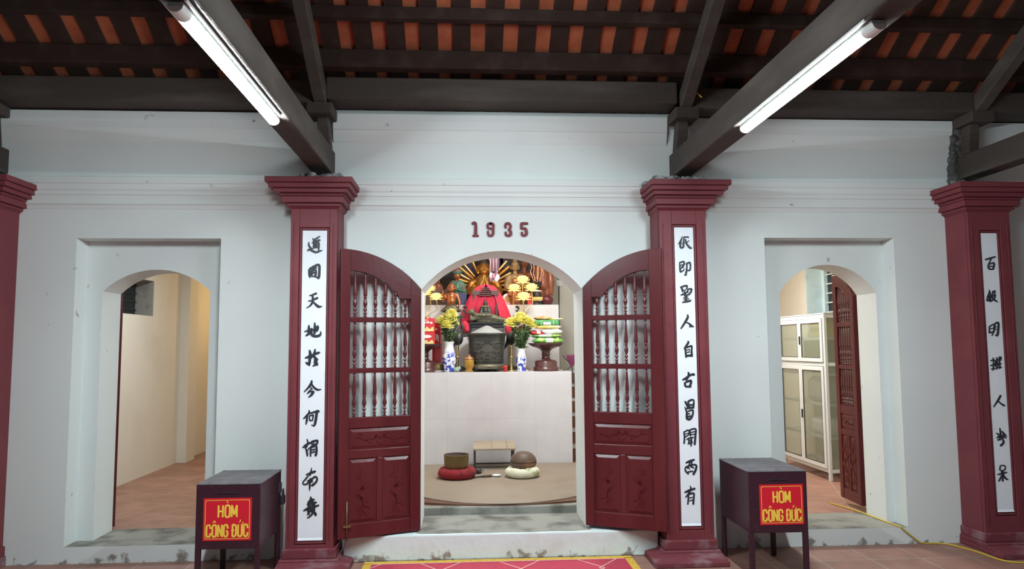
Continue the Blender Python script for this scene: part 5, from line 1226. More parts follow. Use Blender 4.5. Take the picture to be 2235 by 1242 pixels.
mb = MB(); mb.lathe([(0.09, 0), (0.115, 0.012), (0.11, 0.016), (0.0, 0.014)], n=28); mb.build('plate', M_WHITEC, gd)
mb = MB(); mb.lathe([(0.085, 0.014), (0.088, 0.05), (0.075, 0.085), (0.05, 0.105), (0.0, 0.115)], n=28); mb.build('dome', M_BRASSD, gd)
mb = MB(); mb.box(-0.075, 0.075, -0.02, 0.02, 0, 0.42)
mb.build('white_tablet', M_WHTPRINT, loc=(-0.33, 3.3, TZ), bevel=0.018, label='plain white upright tablet between the crane and the censer', cat='tablet')
mb = MB(); mb.box(-0.06, 0.06, -0.02, 0.02, 0, 0.42)
mb.build('white_tablet', M_WHTPRINT, loc=(0.29, 3.34, TZ), bevel=0.018, label='plain white upright tablet behind the right candlestick', cat='tablet')
sculpt('jade_figurine', M_JADE, None, [('s', (0, 0, .03), (.035, .028, .03)), ('s', (.03, 0, .045), (.022, .02, .02)), ('c', (.03, 0, .05), (.035, 0, .085), .008, .005)], .006, 2, 'tiny pale green glazed figurine in front of the left candlestick')
o = bpy.data.objects['jade_figurine']; o.location = (-0.41, 2.78, TZ); o['category'] = 'figurine'
for x, y, z, lb in ((0.30, 2.98, 1.86, 'orange resting left behind the right bouquet'), (0.375, 3.0, 1.86, 'orange in the middle behind the right bouquet'), (0.45, 2.98, 1.86, 'orange resting right behind the right bouquet')):
    mb = MB(); mb.ball((0, 0, 0), (.038, .038, .035), 3); mb.build('orange', M_ORANGE, loc=(x, y, z), label=lb, cat='orange', group='oranges behind the right bouquet')
mb = MB(); mb.lathe([(0.09, 0), (0.09, 0.01), (0.02, 0.03), (0.02, 0.42), (0.06, 0.45), (0.14, 0.478), (0.135, 0.482), (0.0, 0.475)], n=30, cap=False)
mb.build('fruit_stand', M_WHITEC, loc=(0.375, 2.985, TZ), label='white footed fruit stand hidden behind the right bouquet', cat='stand')

# ------------------------------------------------------------------ bronze cranes
def crane(loc, rz, label, mirror=1):
    t = thing('bronze_crane', label, 'crane statue', loc, rz)
    m = mirror
    sculpt('body', M_DARKB, t, [('s', (0, 0, .40), (.062, .05, .085)), ('c', (-.03 * m, 0, .37), (-.085 * m, 0, .27), .03, .010), ('c', (.03 * m, 0, .46), (.062 * m, 0, .52), .024, .017),
        ('c', (.062 * m, 0, .52), (.03 * m, 0, .60), .017, .014), ('c', (.03 * m, 0, .60), (.035 * m, 0, .66), .014, .016), ('s', (.042 * m, 0, .672), (.025, .018, .018)), ('c', (.055 * m, 0, .675), (.11 * m, 0, .69), .009, .004)], .007, 3)
    for s in (-1, 1):
        mb = MB(); mb.tube([(0.005 * m, s * .022, .34), (-0.01 * m, s * .022, .20), (0.0, s * .022, .055)], [.012, .008, .009], 8); mb.build('leg', M_DARKB, t)
    sculpt('turtle_base', M_DARKB, t, [('s', (0, 0, .035), (.08, .06, .032)), ('s', (.085 * m, 0, .035), (.024, .018, .016)), ('c', (.04, .05, .01), (.06, .07, .006), .012, .009), ('c', (-.04, .05, .01), (-.06, .07, .006), .012, .009),
        ('c', (.04, -.05, .01), (.06, -.07, .006), .012, .009), ('c', (-.04, -.05, .01), (-.06, -.07, .006), .012, .009)], .007, 3)
    mb = MB()
    mb.tube([(.10 * m, 0, .69), (.075 * m, 0, .725), (.095 * m, 0, .755), (.08 * m, 0, .79)], .007, 8)
    mb.lathe([(.008, .775), (.03, .79), (.032, .795), (.01, .80), (.008, .812)], c=(.08 * m, 0, 0), n=14)
    for k in range(3): mb.ball((.085 * m + .014 * (-1) ** k, 0, .72 + .025 * k), (.016, .008, .012), 1)
    mb.build('lotus_sprig', M_IRON, t)
    return t
crane((-0.395, 3.10, TZ), 0, 'bronze crane statue between left bouquet and censer')
crane((0.262, 3.16, TZ), 0, 'bronze crane statue between censer and right bouquet')

# ------------------------------------------------------------------ reclining bronze figure on its black stand
bs = thing('black_stand', 'long black lacquered stand under the reclining bronze figure', 'stand', (-0.035, 3.275, TZ))
mb = MB(); mb.box(-0.20, 0.20, -0.06, 0.05, 0, 0.43); mb.build('block', M_BLACKL, bs, bevel=0.006)
mb = MB()
mb.box(-0.225, 0.225, -0.072, 0.06, 0.43, 0.455); mb.frustum((-0.205, 0.205, -0.065, 0.055), 0.455, (-0.195, 0.195, -0.055, 0.05), 0.535)
mb.box(-0.212, 0.212, -0.065, 0.055, 0.535, 0.56); mb.box(-0.225, 0.225, -0.072, 0.06, 0.575, 0.605); mb.box(-0.20, 0.20, -0.06, 0.05, 0.56, 0.575)
mb.build('stepped_top', M_BLACKL, bs, bevel=0.004)
SZ = TZ + 0.605
rb = thing('reclining_statue', 'greenish bronze reclining robed figure lying on the black stand', 'statue', (-0.035, 3.27, SZ))
sculpt('robed_body', M_GREENB, rb, [('c', (-.13, 0, .065), (.0, .01, .07), .052, .056), ('c', (.0, .01, .07), (.10, 0, .055), .056, .045), ('c', (.10, 0, .05), (.235, 0, .028), .042, .022), ('c', (.235, 0, .028), (.265, -.01, .03), .02, .015),
    ('c', (-.14, -.03, .09), (-.05, -.05, .085), .026, .022), ('c', (-.05, -.05, .085), (.05, -.04, .09), .02, .014), ('c', (-.145, -.02, .05), (-.20, -.03, .03), .028, .022), ('c', (-.20, -.03, .03), (-.205, -.02, .085), .02, .014),
    ('c', (-.1, 0, .02), (.2, 0, .015), .035, .02)], .009, 3)
sculpt('head', M_GREENB, rb, [('s', (-.195, 0, .125), (.046, .04, .042)), ('s', (-.228, 0, .14), (.02, .018, .018)), ('s', (-.185, -.04, .122), (.008, .008, .012)), ('c', (-.165, 0, .11), (-.14, 0, .09), .026, .03)], .007, 2)

# ------------------------------------------------------------------ shrine with the red cloth over it
sh = thing('small_shrine', 'small dark brown wooden shrine frame standing under the red cloth', 'shrine', (-0.052, 3.41, TZ))
mb = MB(); mb.box(-0.18, 0.18, -0.07, 0.10, 0, 0.61); mb.build('plinth', M_SHRINE, sh, bevel=0.004)
for x in (-0.145, 0.145):
    mb = MB(); mb.box(x - 0.014, x + 0.014, -0.045, -0.017, 0.615, 1.02); mb.build('post', M_SHRINE, sh, bevel=0.003)
mb = MB(); mb.box(-0.17, -0.075, -0.05, -0.015, 0.955, 1.015); mb.box(0.075, 0.17, -0.05, -0.015, 0.955, 1.015); mb.build('corner_board', M_SHRINE, sh, bevel=0.004)
for i in range(5):
    mb = MB(); mb.box(-0.08 + .006 * i, 0.08 - .006 * i, -0.048, -0.02, 0.945 + 0.024 * i, 0.957 + 0.024 * i); mb.build('lattice_bar', M_SHRINE, sh)
cl = MB()
N, K = 60, 14
V = []
for j in range(K + 1):
    v = j / K                                        # 0 at the bottom, 1 at the top
    z = 0.60 + 0.50 * v
    rx = 0.03 + 0.305 * (1 - v) ** 0.45; ry = 0.03 + 0.085 * (1 - v) ** 0.45
    row = []
    for i in range(N + 1):
        a = math.radians(-58 + 296 * i / N) if v < 0.72 else math.radians(-58 - 32 * (v - .72) / .28 + (296 + 64 * (v - .72) / .28) * i / N)
        w_ = 1 + 0.05 * math.sin(i * 1.15 + 2 * v) * (1 - v)
        row.append(cl.bm.verts.new((rx * w_ * math.cos(a), 0.02 + ry * w_ * math.sin(a), z)))
    V.append(row)
for j in range(K):
    for i in range(N): cl.bm.faces.new((V[j][i], V[j][i + 1], V[j + 1][i + 1], V[j + 1][i]))
cl.face([v.co.copy() for v in V[K]])
for i in range(12):
    x0, x1 = -.16 + .32 * i / 12, -.16 + .32 * (i + 1) / 12
    y0, y1 = -.006 + .008 * math.sin(i * 2.1), -.006 + .008 * math.sin((i + 1) * 2.1)
    cl.face([(x0, y0, .62), (x1, y1, .62), (x1 * .9, y1, .99), (x0 * .9, y0, .99)])
o = cl.build('red_cloth', M_REDCLOTH, loc=(-0.045, 3.41, TZ), smooth=True, weld=True, label='crimson cloth draped like a tent over the small shrine', cat='cloth')
md = o.modifiers.new('thick', 'SOLIDIFY'); md.thickness = 0.006
mb = MB(); mb.ball((0, 0, 0), (.055, .05, .065), 3, .08, random.Random(4)); mb.ball((.02, -.015, -.04), (.04, .04, .045), 3, .08, random.Random(5))
mb.build('red_rosette', M_REDCLOTH, loc=(-0.315, 3.22, 1.90), label='bunched crimson cloth rosette left of the black stand', cat='cloth')
mb = MB(); mb.ball((0, 0, 0), (.06, .05, .075), 3, .06, random.Random(6))
mb.build('red_rosette', M_REDCLOTH, loc=(0.25, 3.22, 1.85), label='bunched crimson cloth rosette right of the black stand', cat='cloth')
ss = thing('standing_figurine', 'small dark standing figurine inside the red-draped shrine', 'statue', (-0.052, 3.36, TZ + 0.612))
sculpt('robed_body', M_DARKB, ss, [('c', (0, 0, .03), (0, 0, .14), .055, .045), ('c', (0, 0, .14), (0, 0, .20), .05, .035), ('c', (-.045, 0, .19), (-.06, -.02, .11), .018, .022), ('c', (.045, 0, .19), (.06, -.02, .11), .018, .022), ('c', (-.05, 0, .10), (-.065, 0, .03), .02, .012), ('c', (.05, 0, .10), (.065, 0, .03), .02, .012)], .007, 3)
sculpt('head', M_DARKB, ss, [('s', (0, -.004, .238), (.024, .026, .030)), ('c', (0, 0, .262), (0, 0, .29), .014, .008)], .005, 2)
mb = MB(); mb.box(-.045, .045, -.045, -.035, .195, .203); mb.build('halberd_bar', M_BRASS, ss)

# ------------------------------------------------------------------ the many-armed gilded figure
bd = thing('gilded_statue', 'gilded many-armed figure with joined hands at the centre of the upper tier', 'statue', (-0.052, 4.0, UZ))
sculpt('body', M_GOLD, bd, [('s', (0, 0, .16), (.20, .13, .15)), ('c', (-.15, -.04, .05), (.15, -.04, .05), .075, .075), ('c', (0, 0, .18), (0, 0, .34), .13, .12), ('c', (-.13, 0, .335), (.13, 0, .335), .055, .055), ('c', (0, 0, .36), (0, 0, .43), .05, .045),
    ('c', (-.17, 0, .33), (-.215, -.05, .20), .05, .045), ('c', (.17, 0, .33), (.215, -.05, .20), .05, .045), ('c', (-.215, -.05, .20), (-.03, -.15, .27), .042, .026), ('c', (.215, -.05, .20), (.03, -.15, .27), .042, .026)], .012, 4)
for s in (-1, 1):
    sculpt('hand', M_GOLDB, bd, [('c', (s * .05, -.165, .25), (s * .030, -.172, .33), .026, .024)] + [('c', (s * (.034 - .004 * q), -.158 - .011 * q, .335), (s * (.010 - .001 * q), -.160 - .008 * q, .425 - .010 * abs(q - 1.2)), .0095, .007) for q in range(4)] + [('c', (s * .036, -.190, .29), (s * .014, -.200, .35), .010, .008)], .006, 1)
hd = sculpt('head', M_GOLD, bd, [('s', (0, -.01, .525), (.078, .085, .10)), ('s', (0, -.04, .47), (.05, .05, .04)), ('s', (0, -.092, .515), (.012, .016, .02)), ('c', (0, -.088, .545), (0, -.092, .52), .008, .010), ('s', (0, 0, .60), (.06, .06, .05)), ('s', (-.034, -.062, .50), (.026, .02, .022)), ('s', (.034, -.062, .50), (.026, .02, .022)),
    ('c', (-.082, .01, .55), (-.084, .0, .455), .014, .017), ('c', (.082, .01, .55), (.084, .0, .455), .014, .017)], .008, 2)
for s in (-1, 1):
    mb = MB(); mb.tube([(s * .052, -.076, .542), (s * .036, -.087, .536), (s * .018, -.089, .540)], .0035, 6); mb.build('eye', M_BROWNROBE, hd)
    mb = MB(); mb.tube([(s * .056, -.074, .562), (s * .036, -.086, .570), (s * .014, -.090, .560)], .003, 6); mb.build('eyebrow', M_BROWNROBE, hd)
mb = MB(); mb.tube([(-.022, -.092, .480), (0, -.097, .477), (.022, -.092, .480)], .004, 6); mb.build('mouth', M_BROWNROBE, hd)
mb = MB(); mb.lathe([(.07, .57), (.082, .59), (.075, .63), (.06, .66), (.03, .70), (.0, .72)], c=(0, .01, 0), n=24, cap=False); mb.build('hair_crown', M_NIGHTWOOD, hd)
rn = random.Random(9)
for s in (-1, 1):
    for kx, (ang, r0, r1) in enumerate(((-8, .20, .37), (6, .20, .39), (17, .20, .40), (28, .21, .41), (39, .20, .44), (49, .20, .47), (66, .22, .52), (80, .26, .52))):
        a = math.radians(ang); yy = .06 + .02 * (kx % 2)
        c, q = math.cos(a) * s, math.sin(a)
        mb = MB(); mb.capsule((c * r0, yy, .27 + q * r0), (c * r1, yy - .03, .27 + q * r1), .018, .025, 12)
        mb.build('radiating_arm', M_GOLDB if kx % 2 else M_GOLD, bd)
hb = thing('back_board', 'deep blue and dark wooden board behind the gilded figure', 'board', (-0.03, 4.44, UZ))
mb = MB(); mb.box(-.98, .93, -.01, .02, 0, .9); mb.build('dark_panel', M_NIGHTWOOD, hb)
mb = MB(); mb.prism([(.34 * math.cos(2 * PI * i / 40), .50 + .42 * math.sin(2 * PI * i / 40)) for i in range(40)], -.03, -.01); mb.build('blue_disc', M_BLUEBACK, hb)
mb = MB()
for i in range(6): mb.box(-.98 + .3 * i, -.94 + .3 * i, -.03, -.01, 0, .9)
mb.build('batten', M_BROWNROBE, hb)

# ------------------------------------------------------------------ smaller statues
boy = thing('boy_statue', 'red-bronze bare-chested boy figure with one raised hand, left on the altar', 'statue', (-0.487, 3.38, 1.930))
sculpt('body', M_BRONZER, boy, [('c', (0, 0, .27), (0, -.005, .36), .055, .06), ('s', (0, -.02, .30), (.058, .05, .055)), ('c', (-.055, 0, .375), (.055, 0, .375), .026, .026), ('c', (0, 0, .38), (0, 0, .42), .022, .022),
    ('c', (-.075, 0, .37), (-.098, -.01, .295), .024, .02), ('c', (-.098, -.01, .295), (-.105, -.04, .375), .019, .014), ('s', (-.107, -.045, .395), (.016, .014, .022)), ('c', (-.105, -.047, .40), (-.10, -.05, .43), .005, .004), ('c', (-.112, -.047, .40), (-.115, -.05, .43), .005, .004),
    ('c', (.075, 0, .37), (.105, -.005, .285), .024, .02), ('c', (.105, -.005, .285), (.10, -.03, .205), .019, .014), ('s', (.10, -.035, .19), (.014, .014, .02)),
    ('c', (-.03, 0, .22), (-.035, -.01, .11), .033, .026), ('c', (-.035, -.01, .11), (-.035, 0, .02), .025, .018), ('c', (.03, 0, .22), (.035, -.01, .11), .033, .026), ('c', (.035, -.01, .11), (.035, 0, .02), .025, .018), ('s', (-.038, -.02, .012), (.02, .036, .013)), ('s', (.038, -.02, .012), (.02, .036, .013))], .0065, 3)
sculpt('head', M_BRONZER, boy, [('s', (0, -.005, .468), (.052, .052, .056)), ('s', (0, -.055, .458), (.011, .012, .014)), ('s', (-.054, 0, .455), (.011, .012, .02)), ('s', (.054, 0, .455), (.011, .012, .02)), ('c', (-.03, -.046, .482), (.03, -.046, .482), .008, .008), ('s', (-.024, -.042, .448), (.016, .014, .014)), ('s', (.024, -.042, .448), (.016, .014, .014)), ('s', (0, -.044, .432), (.02, .012, .009))], .005, 1)
for s in (-1, 1):
    mb = MB(); mb.tube([(s * .032, -.047, .472), (s * .012, -.055, .472)], .0032, 6); mb.build('eye', M_NIGHTWOOD, boy)
mb = MB()
n = 30
prof = [(.066, .245), (.082, .222), (.115, .185), (.13, .165)]
rings = [[mb.bm.verts.new((r * (1 + .10 * k / 3 * math.sin(i * 5 * 2 * PI / n)) * math.cos(2 * PI * i / n), .75 * r * math.sin(2 * PI * i / n), z + .012 * k / 3 * math.sin(i * 5 * 2 * PI / n))) for i in range(n)] for k, (r, z) in enumerate(prof)]
for A, B in zip(rings, rings[1:]):
    for i in range(n): mb.bm.faces.new((A[i], A[(i + 1) % n], B[(i + 1) % n], B[i]))
o = mb.build('skirt', M_GREENB, boy, smooth=True); md = o.modifiers.new('th', 'SOLIDIFY'); md.thickness = .006
mb = MB(); mb.lathe([(.09, -.583), (.09, -.03), (.10, -.02), (.10, 0), (0, 0)], n=24, cap=False); mb.build('pedestal', M_ALTAR, boy)

gs = thing('green_robed_statue', 'green and red painted robed figure behind the boy statue', 'statue', (-0.42, 3.80, UZ))
sculpt('body', M_GREENROBE, gs, [('c', (0, 0, .05), (0, 0, .26), .085, .065), ('c', (-.05, 0, .30), (.05, 0, .30), .045, .045), ('c', (-.075, 0, .29), (-.095, -.03, .19), .035, .035), ('c', (.075, 0, .29), (.095, -.03, .19), .035, .035), ('c', (-.095, -.03, .19), (-.02, -.09, .21), .03, .02), ('c', (.095, -.03, .19), (.02, -.09, .21), .03, .02)], .009, 3)
sculpt('head', M_BRONZER, gs, [('s', (0, -.005, .40), (.045, .048, .055)), ('s', (0, -.052, .395), (.008, .01, .011)), ('c', (0, 0, .33), (0, 0, .37), .025, .025)], .007, 2)
mb = MB(); mb.lathe([(.05, .42), (.065, .44), (.07, .47), (.05, .50), (.02, .53), (0, .535)], n=24, cap=False); mb.build('cap', M_GREENROBE, gs)

tb = thing('faded_gilt_statue', 'faded gilt upright figure right of the many-armed figure', 'statue', (0.362, 3.84, UZ))
sculpt('body', M_TAN, tb, [('c', (0, 0, .06), (0, 0, .25), .10, .085), ('c', (-.065, 0, .385), (.065, 0, .385), .045, .045), ('c', (0, 0, .25), (0, 0, .36), .085, .08), ('c', (-.095, 0, .37), (-.115, -.03, .25), .042, .038), ('c', (.095, 0, .37), (.115, -.03, .25), .042, .038), ('c', (-.115, -.03, .25), (-.01, -.10, .24), .034, .024), ('c', (.115, -.03, .25), (.01, -.10, .24), .034, .024), ('c', (0, 0, .40), (0, 0, .46), .032, .03)], .009, 3)
hd = sculpt('head', M_TAN, tb, [('s', (0, -.008, .535), (.056, .06, .072)), ('s', (0, -.066, .528), (.009, .012, .014)), ('s', (-.057, 0, .515), (.009, .012, .03)), ('s', (.057, 0, .515), (.009, .012, .03)), ('s', (0, 0, .61), (.03, .03, .025)), ('s', (0, -.05, .492), (.024, .014, .012))], .0065, 2)
for s in (-1, 1):
    mb = MB(); mb.tube([(s * .038, -.052, .542), (s * .024, -.062, .539), (s * .012, -.064, .541)], .0025, 6); mb.build('eye', M_NIGHTWOOD, hd)
mb = MB(); mb.tube([(-.014, -.064, .503), (0, -.067, .501), (.014, -.064, .503)], .0025, 6); mb.build('mouth', M_NIGHTWOOD, hd)
lf = thing('kneeling_statue', 'small orange-brown kneeling figure in front of the faded gilt one', 'statue', (0.345, 3.64, UZ))
sculpt('body', M_BRONZER, lf, [('c', (0, 0, .05), (0, 0, .20), .075, .055), ('c', (-.045, 0, .23), (.045, 0, .23), .032, .032), ('c', (-.065, 0, .22), (-.075, -.03, .13), .026, .024), ('c', (.065, 0, .22), (.075, -.03, .13), .026, .024), ('s', (0, -.005, .315), (.04, .042, .048)), ('c', (0, 0, .25), (0, 0, .29), .02, .02)], .007, 3)

br = thing('brown_robed_statue', 'tall brown lacquered robed figure at the right end of the upper tier', 'statue', (0.76, 3.86, UZ))
sculpt('body', M_BROWNROBE, br, [('c', (-.02, 0, .28), (-.02, 0, .42), .085, .09), ('c', (-.08, 0, .50), (.05, 0, .50), .05, .05), ('c', (-.02, 0, .42), (-.02, 0, .50), .09, .07), ('c', (-.05, 0, .28), (-.05, -.01, .02), .05, .028), ('c', (.03, 0, .28), (.035, 0, .02), .05, .028), ('c', (.075, 0, .49), (.095, 0, .33), .04, .045), ('c', (.095, 0, .33), (.10, 0, .16), .045, .022), ('c', (-.09, 0, .49), (-.11, -.04, .36), .04, .035),
    ('s', (-.05, -.03, .015), (.032, .06, .02)), ('s', (.035, -.03, .015), (.032, .06, .02)), ('c', (-.02, 0, .53), (-.02, 0, .58), .035, .03), ('s', (-.02, -.005, .65), (.052, .055, .066)), ('s', (-.02, -.06, .645), (.01, .012, .014))], .009, 3)
bl = thing('bearded_statue', 'dim brown figure half hidden behind the glowing lotus lamp', 'statue', (0.51, 4.12, UZ))
sculpt('body', M_BROWNROBE, bl, [('c', (0, 0, .06), (0, 0, .38), .10, .08), ('c', (-.07, 0, .44), (.07, 0, .44), .045, .045), ('c', (0, 0, .48), (0, 0, .54), .03, .03), ('s', (0, -.005, .60), (.05, .052, .062)), ('s', (0, -.056, .595), (.01, .012, .012))], .01, 3)
dl = thing('seated_statue', 'dim dark gilt seated figure at the left end of the upper tier', 'statue', (-0.74, 3.98, UZ))
sculpt('body', M_BROWNROBE, dl, [('s', (0, 0, .10), (.16, .11, .11)), ('c', (0, 0, .15), (0, 0, .26), .09, .075), ('c', (-.06, 0, .29), (.06, 0, .29), .04, .04), ('c', (-.09, 0, .28), (-.12, -.04, .17), .035, .032), ('c', (.09, 0, .28), (.12, -.04, .17), .035, .032), ('s', (0, -.005, .385), (.05, .052, .06)), ('c', (0, 0, .31), (0, 0, .35), .028, .026)], .01, 3)

# ------------------------------------------------------------------ glowing lotus lamps
def lotus(c, s, tilt=0.0):
    mb = MB(); rnd = random.Random(int(c[0] * 1000))
    for n, r, up, ln, op in ((10, .012, .004, .060, -.25), (10, .012, 0.004, .066, .35), (9, .010, .006, .066, .8), (8, .008, .008, .062, 1.15), (6, .006, .010, .056, 1.4)):
        for i in range(n):
            a = 2 * PI * i / n + up * 60
            cx, sy = math.cos(a), math.sin(a)
            def q(t, w_):
                rad = r + ln * math.cos(op) * t + .020 * math.sin(PI * t); z = up + ln * math.sin(op) * t
                return (c[0] + s * (cx * rad - sy * w_), c[1] + s * (sy * rad + cx * w_), c[2] + s * z)
            pts = [(0, .006), (.35, .018), (.7, .016), (1, .001)]
            for (t0, w0), (t1, w1) in zip(pts, pts[1:]):
                mb.face([q(t0, -w0), q(t0, w0), q(t1, w1), q(t1, -w1)])
    mb.ball((c[0], c[1], c[2] + .012 * s), (.026 * s, .026 * s, .030 * s), 2)
    return mb
def lotus_lamp(loc, blooms, label, mouth):
    t = thing('lotus_lamp', label, 'lamp', loc)
    mb = MB(); mb.lathe([(.07, 0), (.075, .015), (.04, .04), (.018, .08), (.016, mouth - .12), (.03, mouth - .06), (.026, mouth - .04), (.05, mouth), (.046, mouth), (.012, mouth - .035)], n=26); mb.build('vase_stand', M_COPPER, t)
    for (x, y, z, s) in blooms:
        mb = MB(); mb.tube([(0, 0, mouth - .05), (x * .25, y, mouth + .03), (x * 1.15, y, mouth + (z - mouth) * .4), (x * 1.1, y, mouth + (z - mouth) * .75), (x, y, z)], .0045, 7); mb.build('stem', M_BRASS, t)
        lotus((x, y, z), s).build('lotus_bloom', M_LOTUS, t, recalc=False)
    return t
lotus_lamp((0.425, 3.22, TZ), [(-.005, .03, 1.115, 1.25), (-.115, .02, 1.01, 1.2), (.105, .02, 1.015, 1.25), (0, -.03, .895, 1.35)], 'copper lamp with four glowing lotus blooms on the right', .725)
lotus_lamp((-0.79, 3.26, TZ), [(.115, .0, .905, 1.15), (-.02, .03, .965, 1.0), (.04, .04, 1.02, .9)], 'copper lamp with glowing lotus blooms on the left', .675)

# ------------------------------------------------------------------ black vase with copper wands, plum pot, prints and the hanging beads
wv = thing('wand_vase', 'black and gold vase on a stand at the right of the upper tier', 'vase', (0.645, 3.70, UZ))
mb = MB(); mb.lathe([(.10, 0), (.105, .012), (.10, .024), (.09, .026), (.09, .05), (.0, .05)], n=30, cap=False); mb.build('foot_ring', M_BLACKL, wv)
mb = MB(); mb.lathe([(.085, .05), (.095, .06), (.098, .10), (.085, .105)], n=30); mb.build('gilt_band', M_YELPRINT, wv)
mb = MB(); mb.lathe([(.05, .105), (.055, .12), (.048, .165), (.045, .18)], n=26); mb.build('neck', M_IRON, wv)
mb = MB(); mb.lathe([(.062, .178), (.062, .19), (.03, .20)], n=26); mb.build('white_beads', M_WHTPRINT, wv)
mb = MB(); mb.lathe([(.022, .20), (.03, .22), (.06, .30), (.066, .31), (.06, .31), (.02, .22)], n=26); mb.build('mouth', M_BLACKL, wv)
for i in range(9):
    a = 2 * PI * i / 9
    x1, y1 = .055 * math.cos(a), .03 * math.sin(a)
    mb = MB(); mb.tube([(x1 * .5, y1 * .5, .24), (x1 * .9, y1, .33), (x1 * 1.7, y1, .42 + .02 * (i % 3)), (x1 * 1.3, y1, .50), (x1 * 1.9, y1, .62)], .005, 7)
    mb.build('wand', M_COPPER, thing('copper_wand', 'thin copper wand standing in the black vase', 'wand', (0.645, 3.70, UZ), group='wands in the black vase'))
pp = thing('plum_pot', 'dark plum round pot at the right edge of the upper tier', 'pot', (0.778, 3.66, UZ))
mb = MB(); mb.lathe([(.03, 0), (.05, .006), (.075, .04), (.08, .07), (.07, .10), (.045, .118), (.04, .125), (.0, .12)], n=28, cap=False); mb.build('pot_body', M_PLUM, pp)
mb = MB(); mb.lathe([(.02, .12), (.024, .135), (.0, .14)], n=14, cap=False); mb.build('knob', M_PLUM, pp)
fp = thing('round_print', 'rose pink round picture plate propped behind the right crane', 'plate', (0.25, 3.64, UZ))
mb = MB(); mb.prism([(.075 * math.cos(2 * PI * i / 32), .078 + .075 * math.sin(2 * PI * i / 32)) for i in range(32)], -.008, .006); mb.build('plate', M_PINKGLASS, fp, bevel=.003)
mb = MB(); mb.prism([(.045 * math.cos(2 * PI * i / 28), .078 + .045 * math.sin(2 * PI * i / 28)) for i in range(28)], -.010, -.007); mb.build('centre', M_ORGPACK, fp)
mb = MB(); mb.box(-.05, .05, .008, .02, 0, .13); mb.build('prop', M_WHTPRINT, fp)
rp = thing('red_envelope', 'bright red paper packet leaning by the black vase', 'packet', (0.545, 3.64, UZ))
mb = MB(); mb.prism([(-.035, 0), (.03, 0), (.045, .09), (.01, .15), (-.03, .12)], -.012, .008); mb.build('paper', M_REDBOX, rp, bevel=.004)
mb = MB(); mb.box(-.055, .055, -.02, .02, 0, .16); mb.build('grey_casket', M_BLUEBACK, loc=(-0.345, 3.62, UZ), bevel=.006, label='small dark grey casket right of the boy statue on the upper tier', cat='box')
mb = MB(); mb.box(-.17, .17, -.08, .08, 0, .20); mb.build('dark_casket', M_SHRINE, loc=(-0.715, 3.68, UZ), bevel=.006, label='dark wooden casket behind the left lotus lamp', cat='box')
hg = thing('hanging_beads', 'pale violet bead hanging in front of the gilded figure', 'hanging', (0.075, 3.66, 2.50))
rn = random.Random(21)
for i in range(6):
    x = -.055 + .022 * i
    mb = MB()
    mb.tube([(x * .8, .01 * (-1) ** i, .59), (x, .01 * (-1) ** i, .10 + .02 * (i % 3))], .0085, 7)
    mb.build('bead_string', M_BEAD if i % 2 == 0 else M_BEADD, hg)
for i in range(7):
    a = 2 * PI * i / 7
    mb = MB(); mb.ball((.045 * math.cos(a), .02 * math.sin(a), .06 + .025 * math.sin(2 * a)), (.028, .014, .045), 2)
    mb.build('glass_leaf', M_BEADD if i % 2 else M_BEAD, hg)

# wall switch with its wire, magenta cloth flower
sw = thing('wall_switch', 'white wall switch with a dark drop cable on the back wall', 'switch', (1.055, 4.6, 2.56))
mb = MB(); mb.box(-.05, .05, -.025, 0, -.045, .045); mb.build('plate', M_WHTPRINT, sw, bevel=.006)
mb = MB(); mb.tube([(-.005, -.02, -.045), (-.008, -.012, -.4), (-.006, -.012, -.85)], .007, 7); mb.build('drop_cable', M_IRON, sw)
mb = MB(); mb.tube([(0, -.02, .045), (-.04, -.012, .09), (-.16, -.012, .22), (-.2, -.012, .4)], .006, 7); mb.build('feed_cable', M_IRON, sw)
mg = thing('cloth_flower', 'magenta cloth lotus on a wire stem beside the right jamb', 'flower', (0.70, 0.98, 1.50))
mb = MB()
for i in range(9):
    a = 2 * PI * i / 9
    cx, sy = math.cos(a), math.sin(a)
    def q(t, w_): return ((.01 + .05 * t) * cx - sy * w_ + .01, (.01 + .05 * t) * sy + cx * w_, -.05 + .12 * t)
    for (t0, w0), (t1, w1) in zip([(0, .004), (.4, .02), (.75, .018), (1, .002)], [(.4, .02), (.75, .018), (1, .002)]):
        mb.face([q(t0, -w0), q(t0, w0), q(t1, w1), q(t1, -w1)])
mb.build('petals', M_MAGENTA, mg, recalc=False)
mb = MB(); mb.tube([(-.0, 0, -.05), (-.04, 0, -.08), (-.075, 0, -.085)], .004, 6); mb.tube([(-.02, 0, .0), (-.06, 0, .03), (-.075, 0, .06)], .004, 6)
mb.tube([(.01, 0, -.05), (.05, .02, -.3), (.06, .02, -.8), (.06, .02, -1.236)], .005, 7); mb.build('wire_stem', M_BLKCABLE, mg)

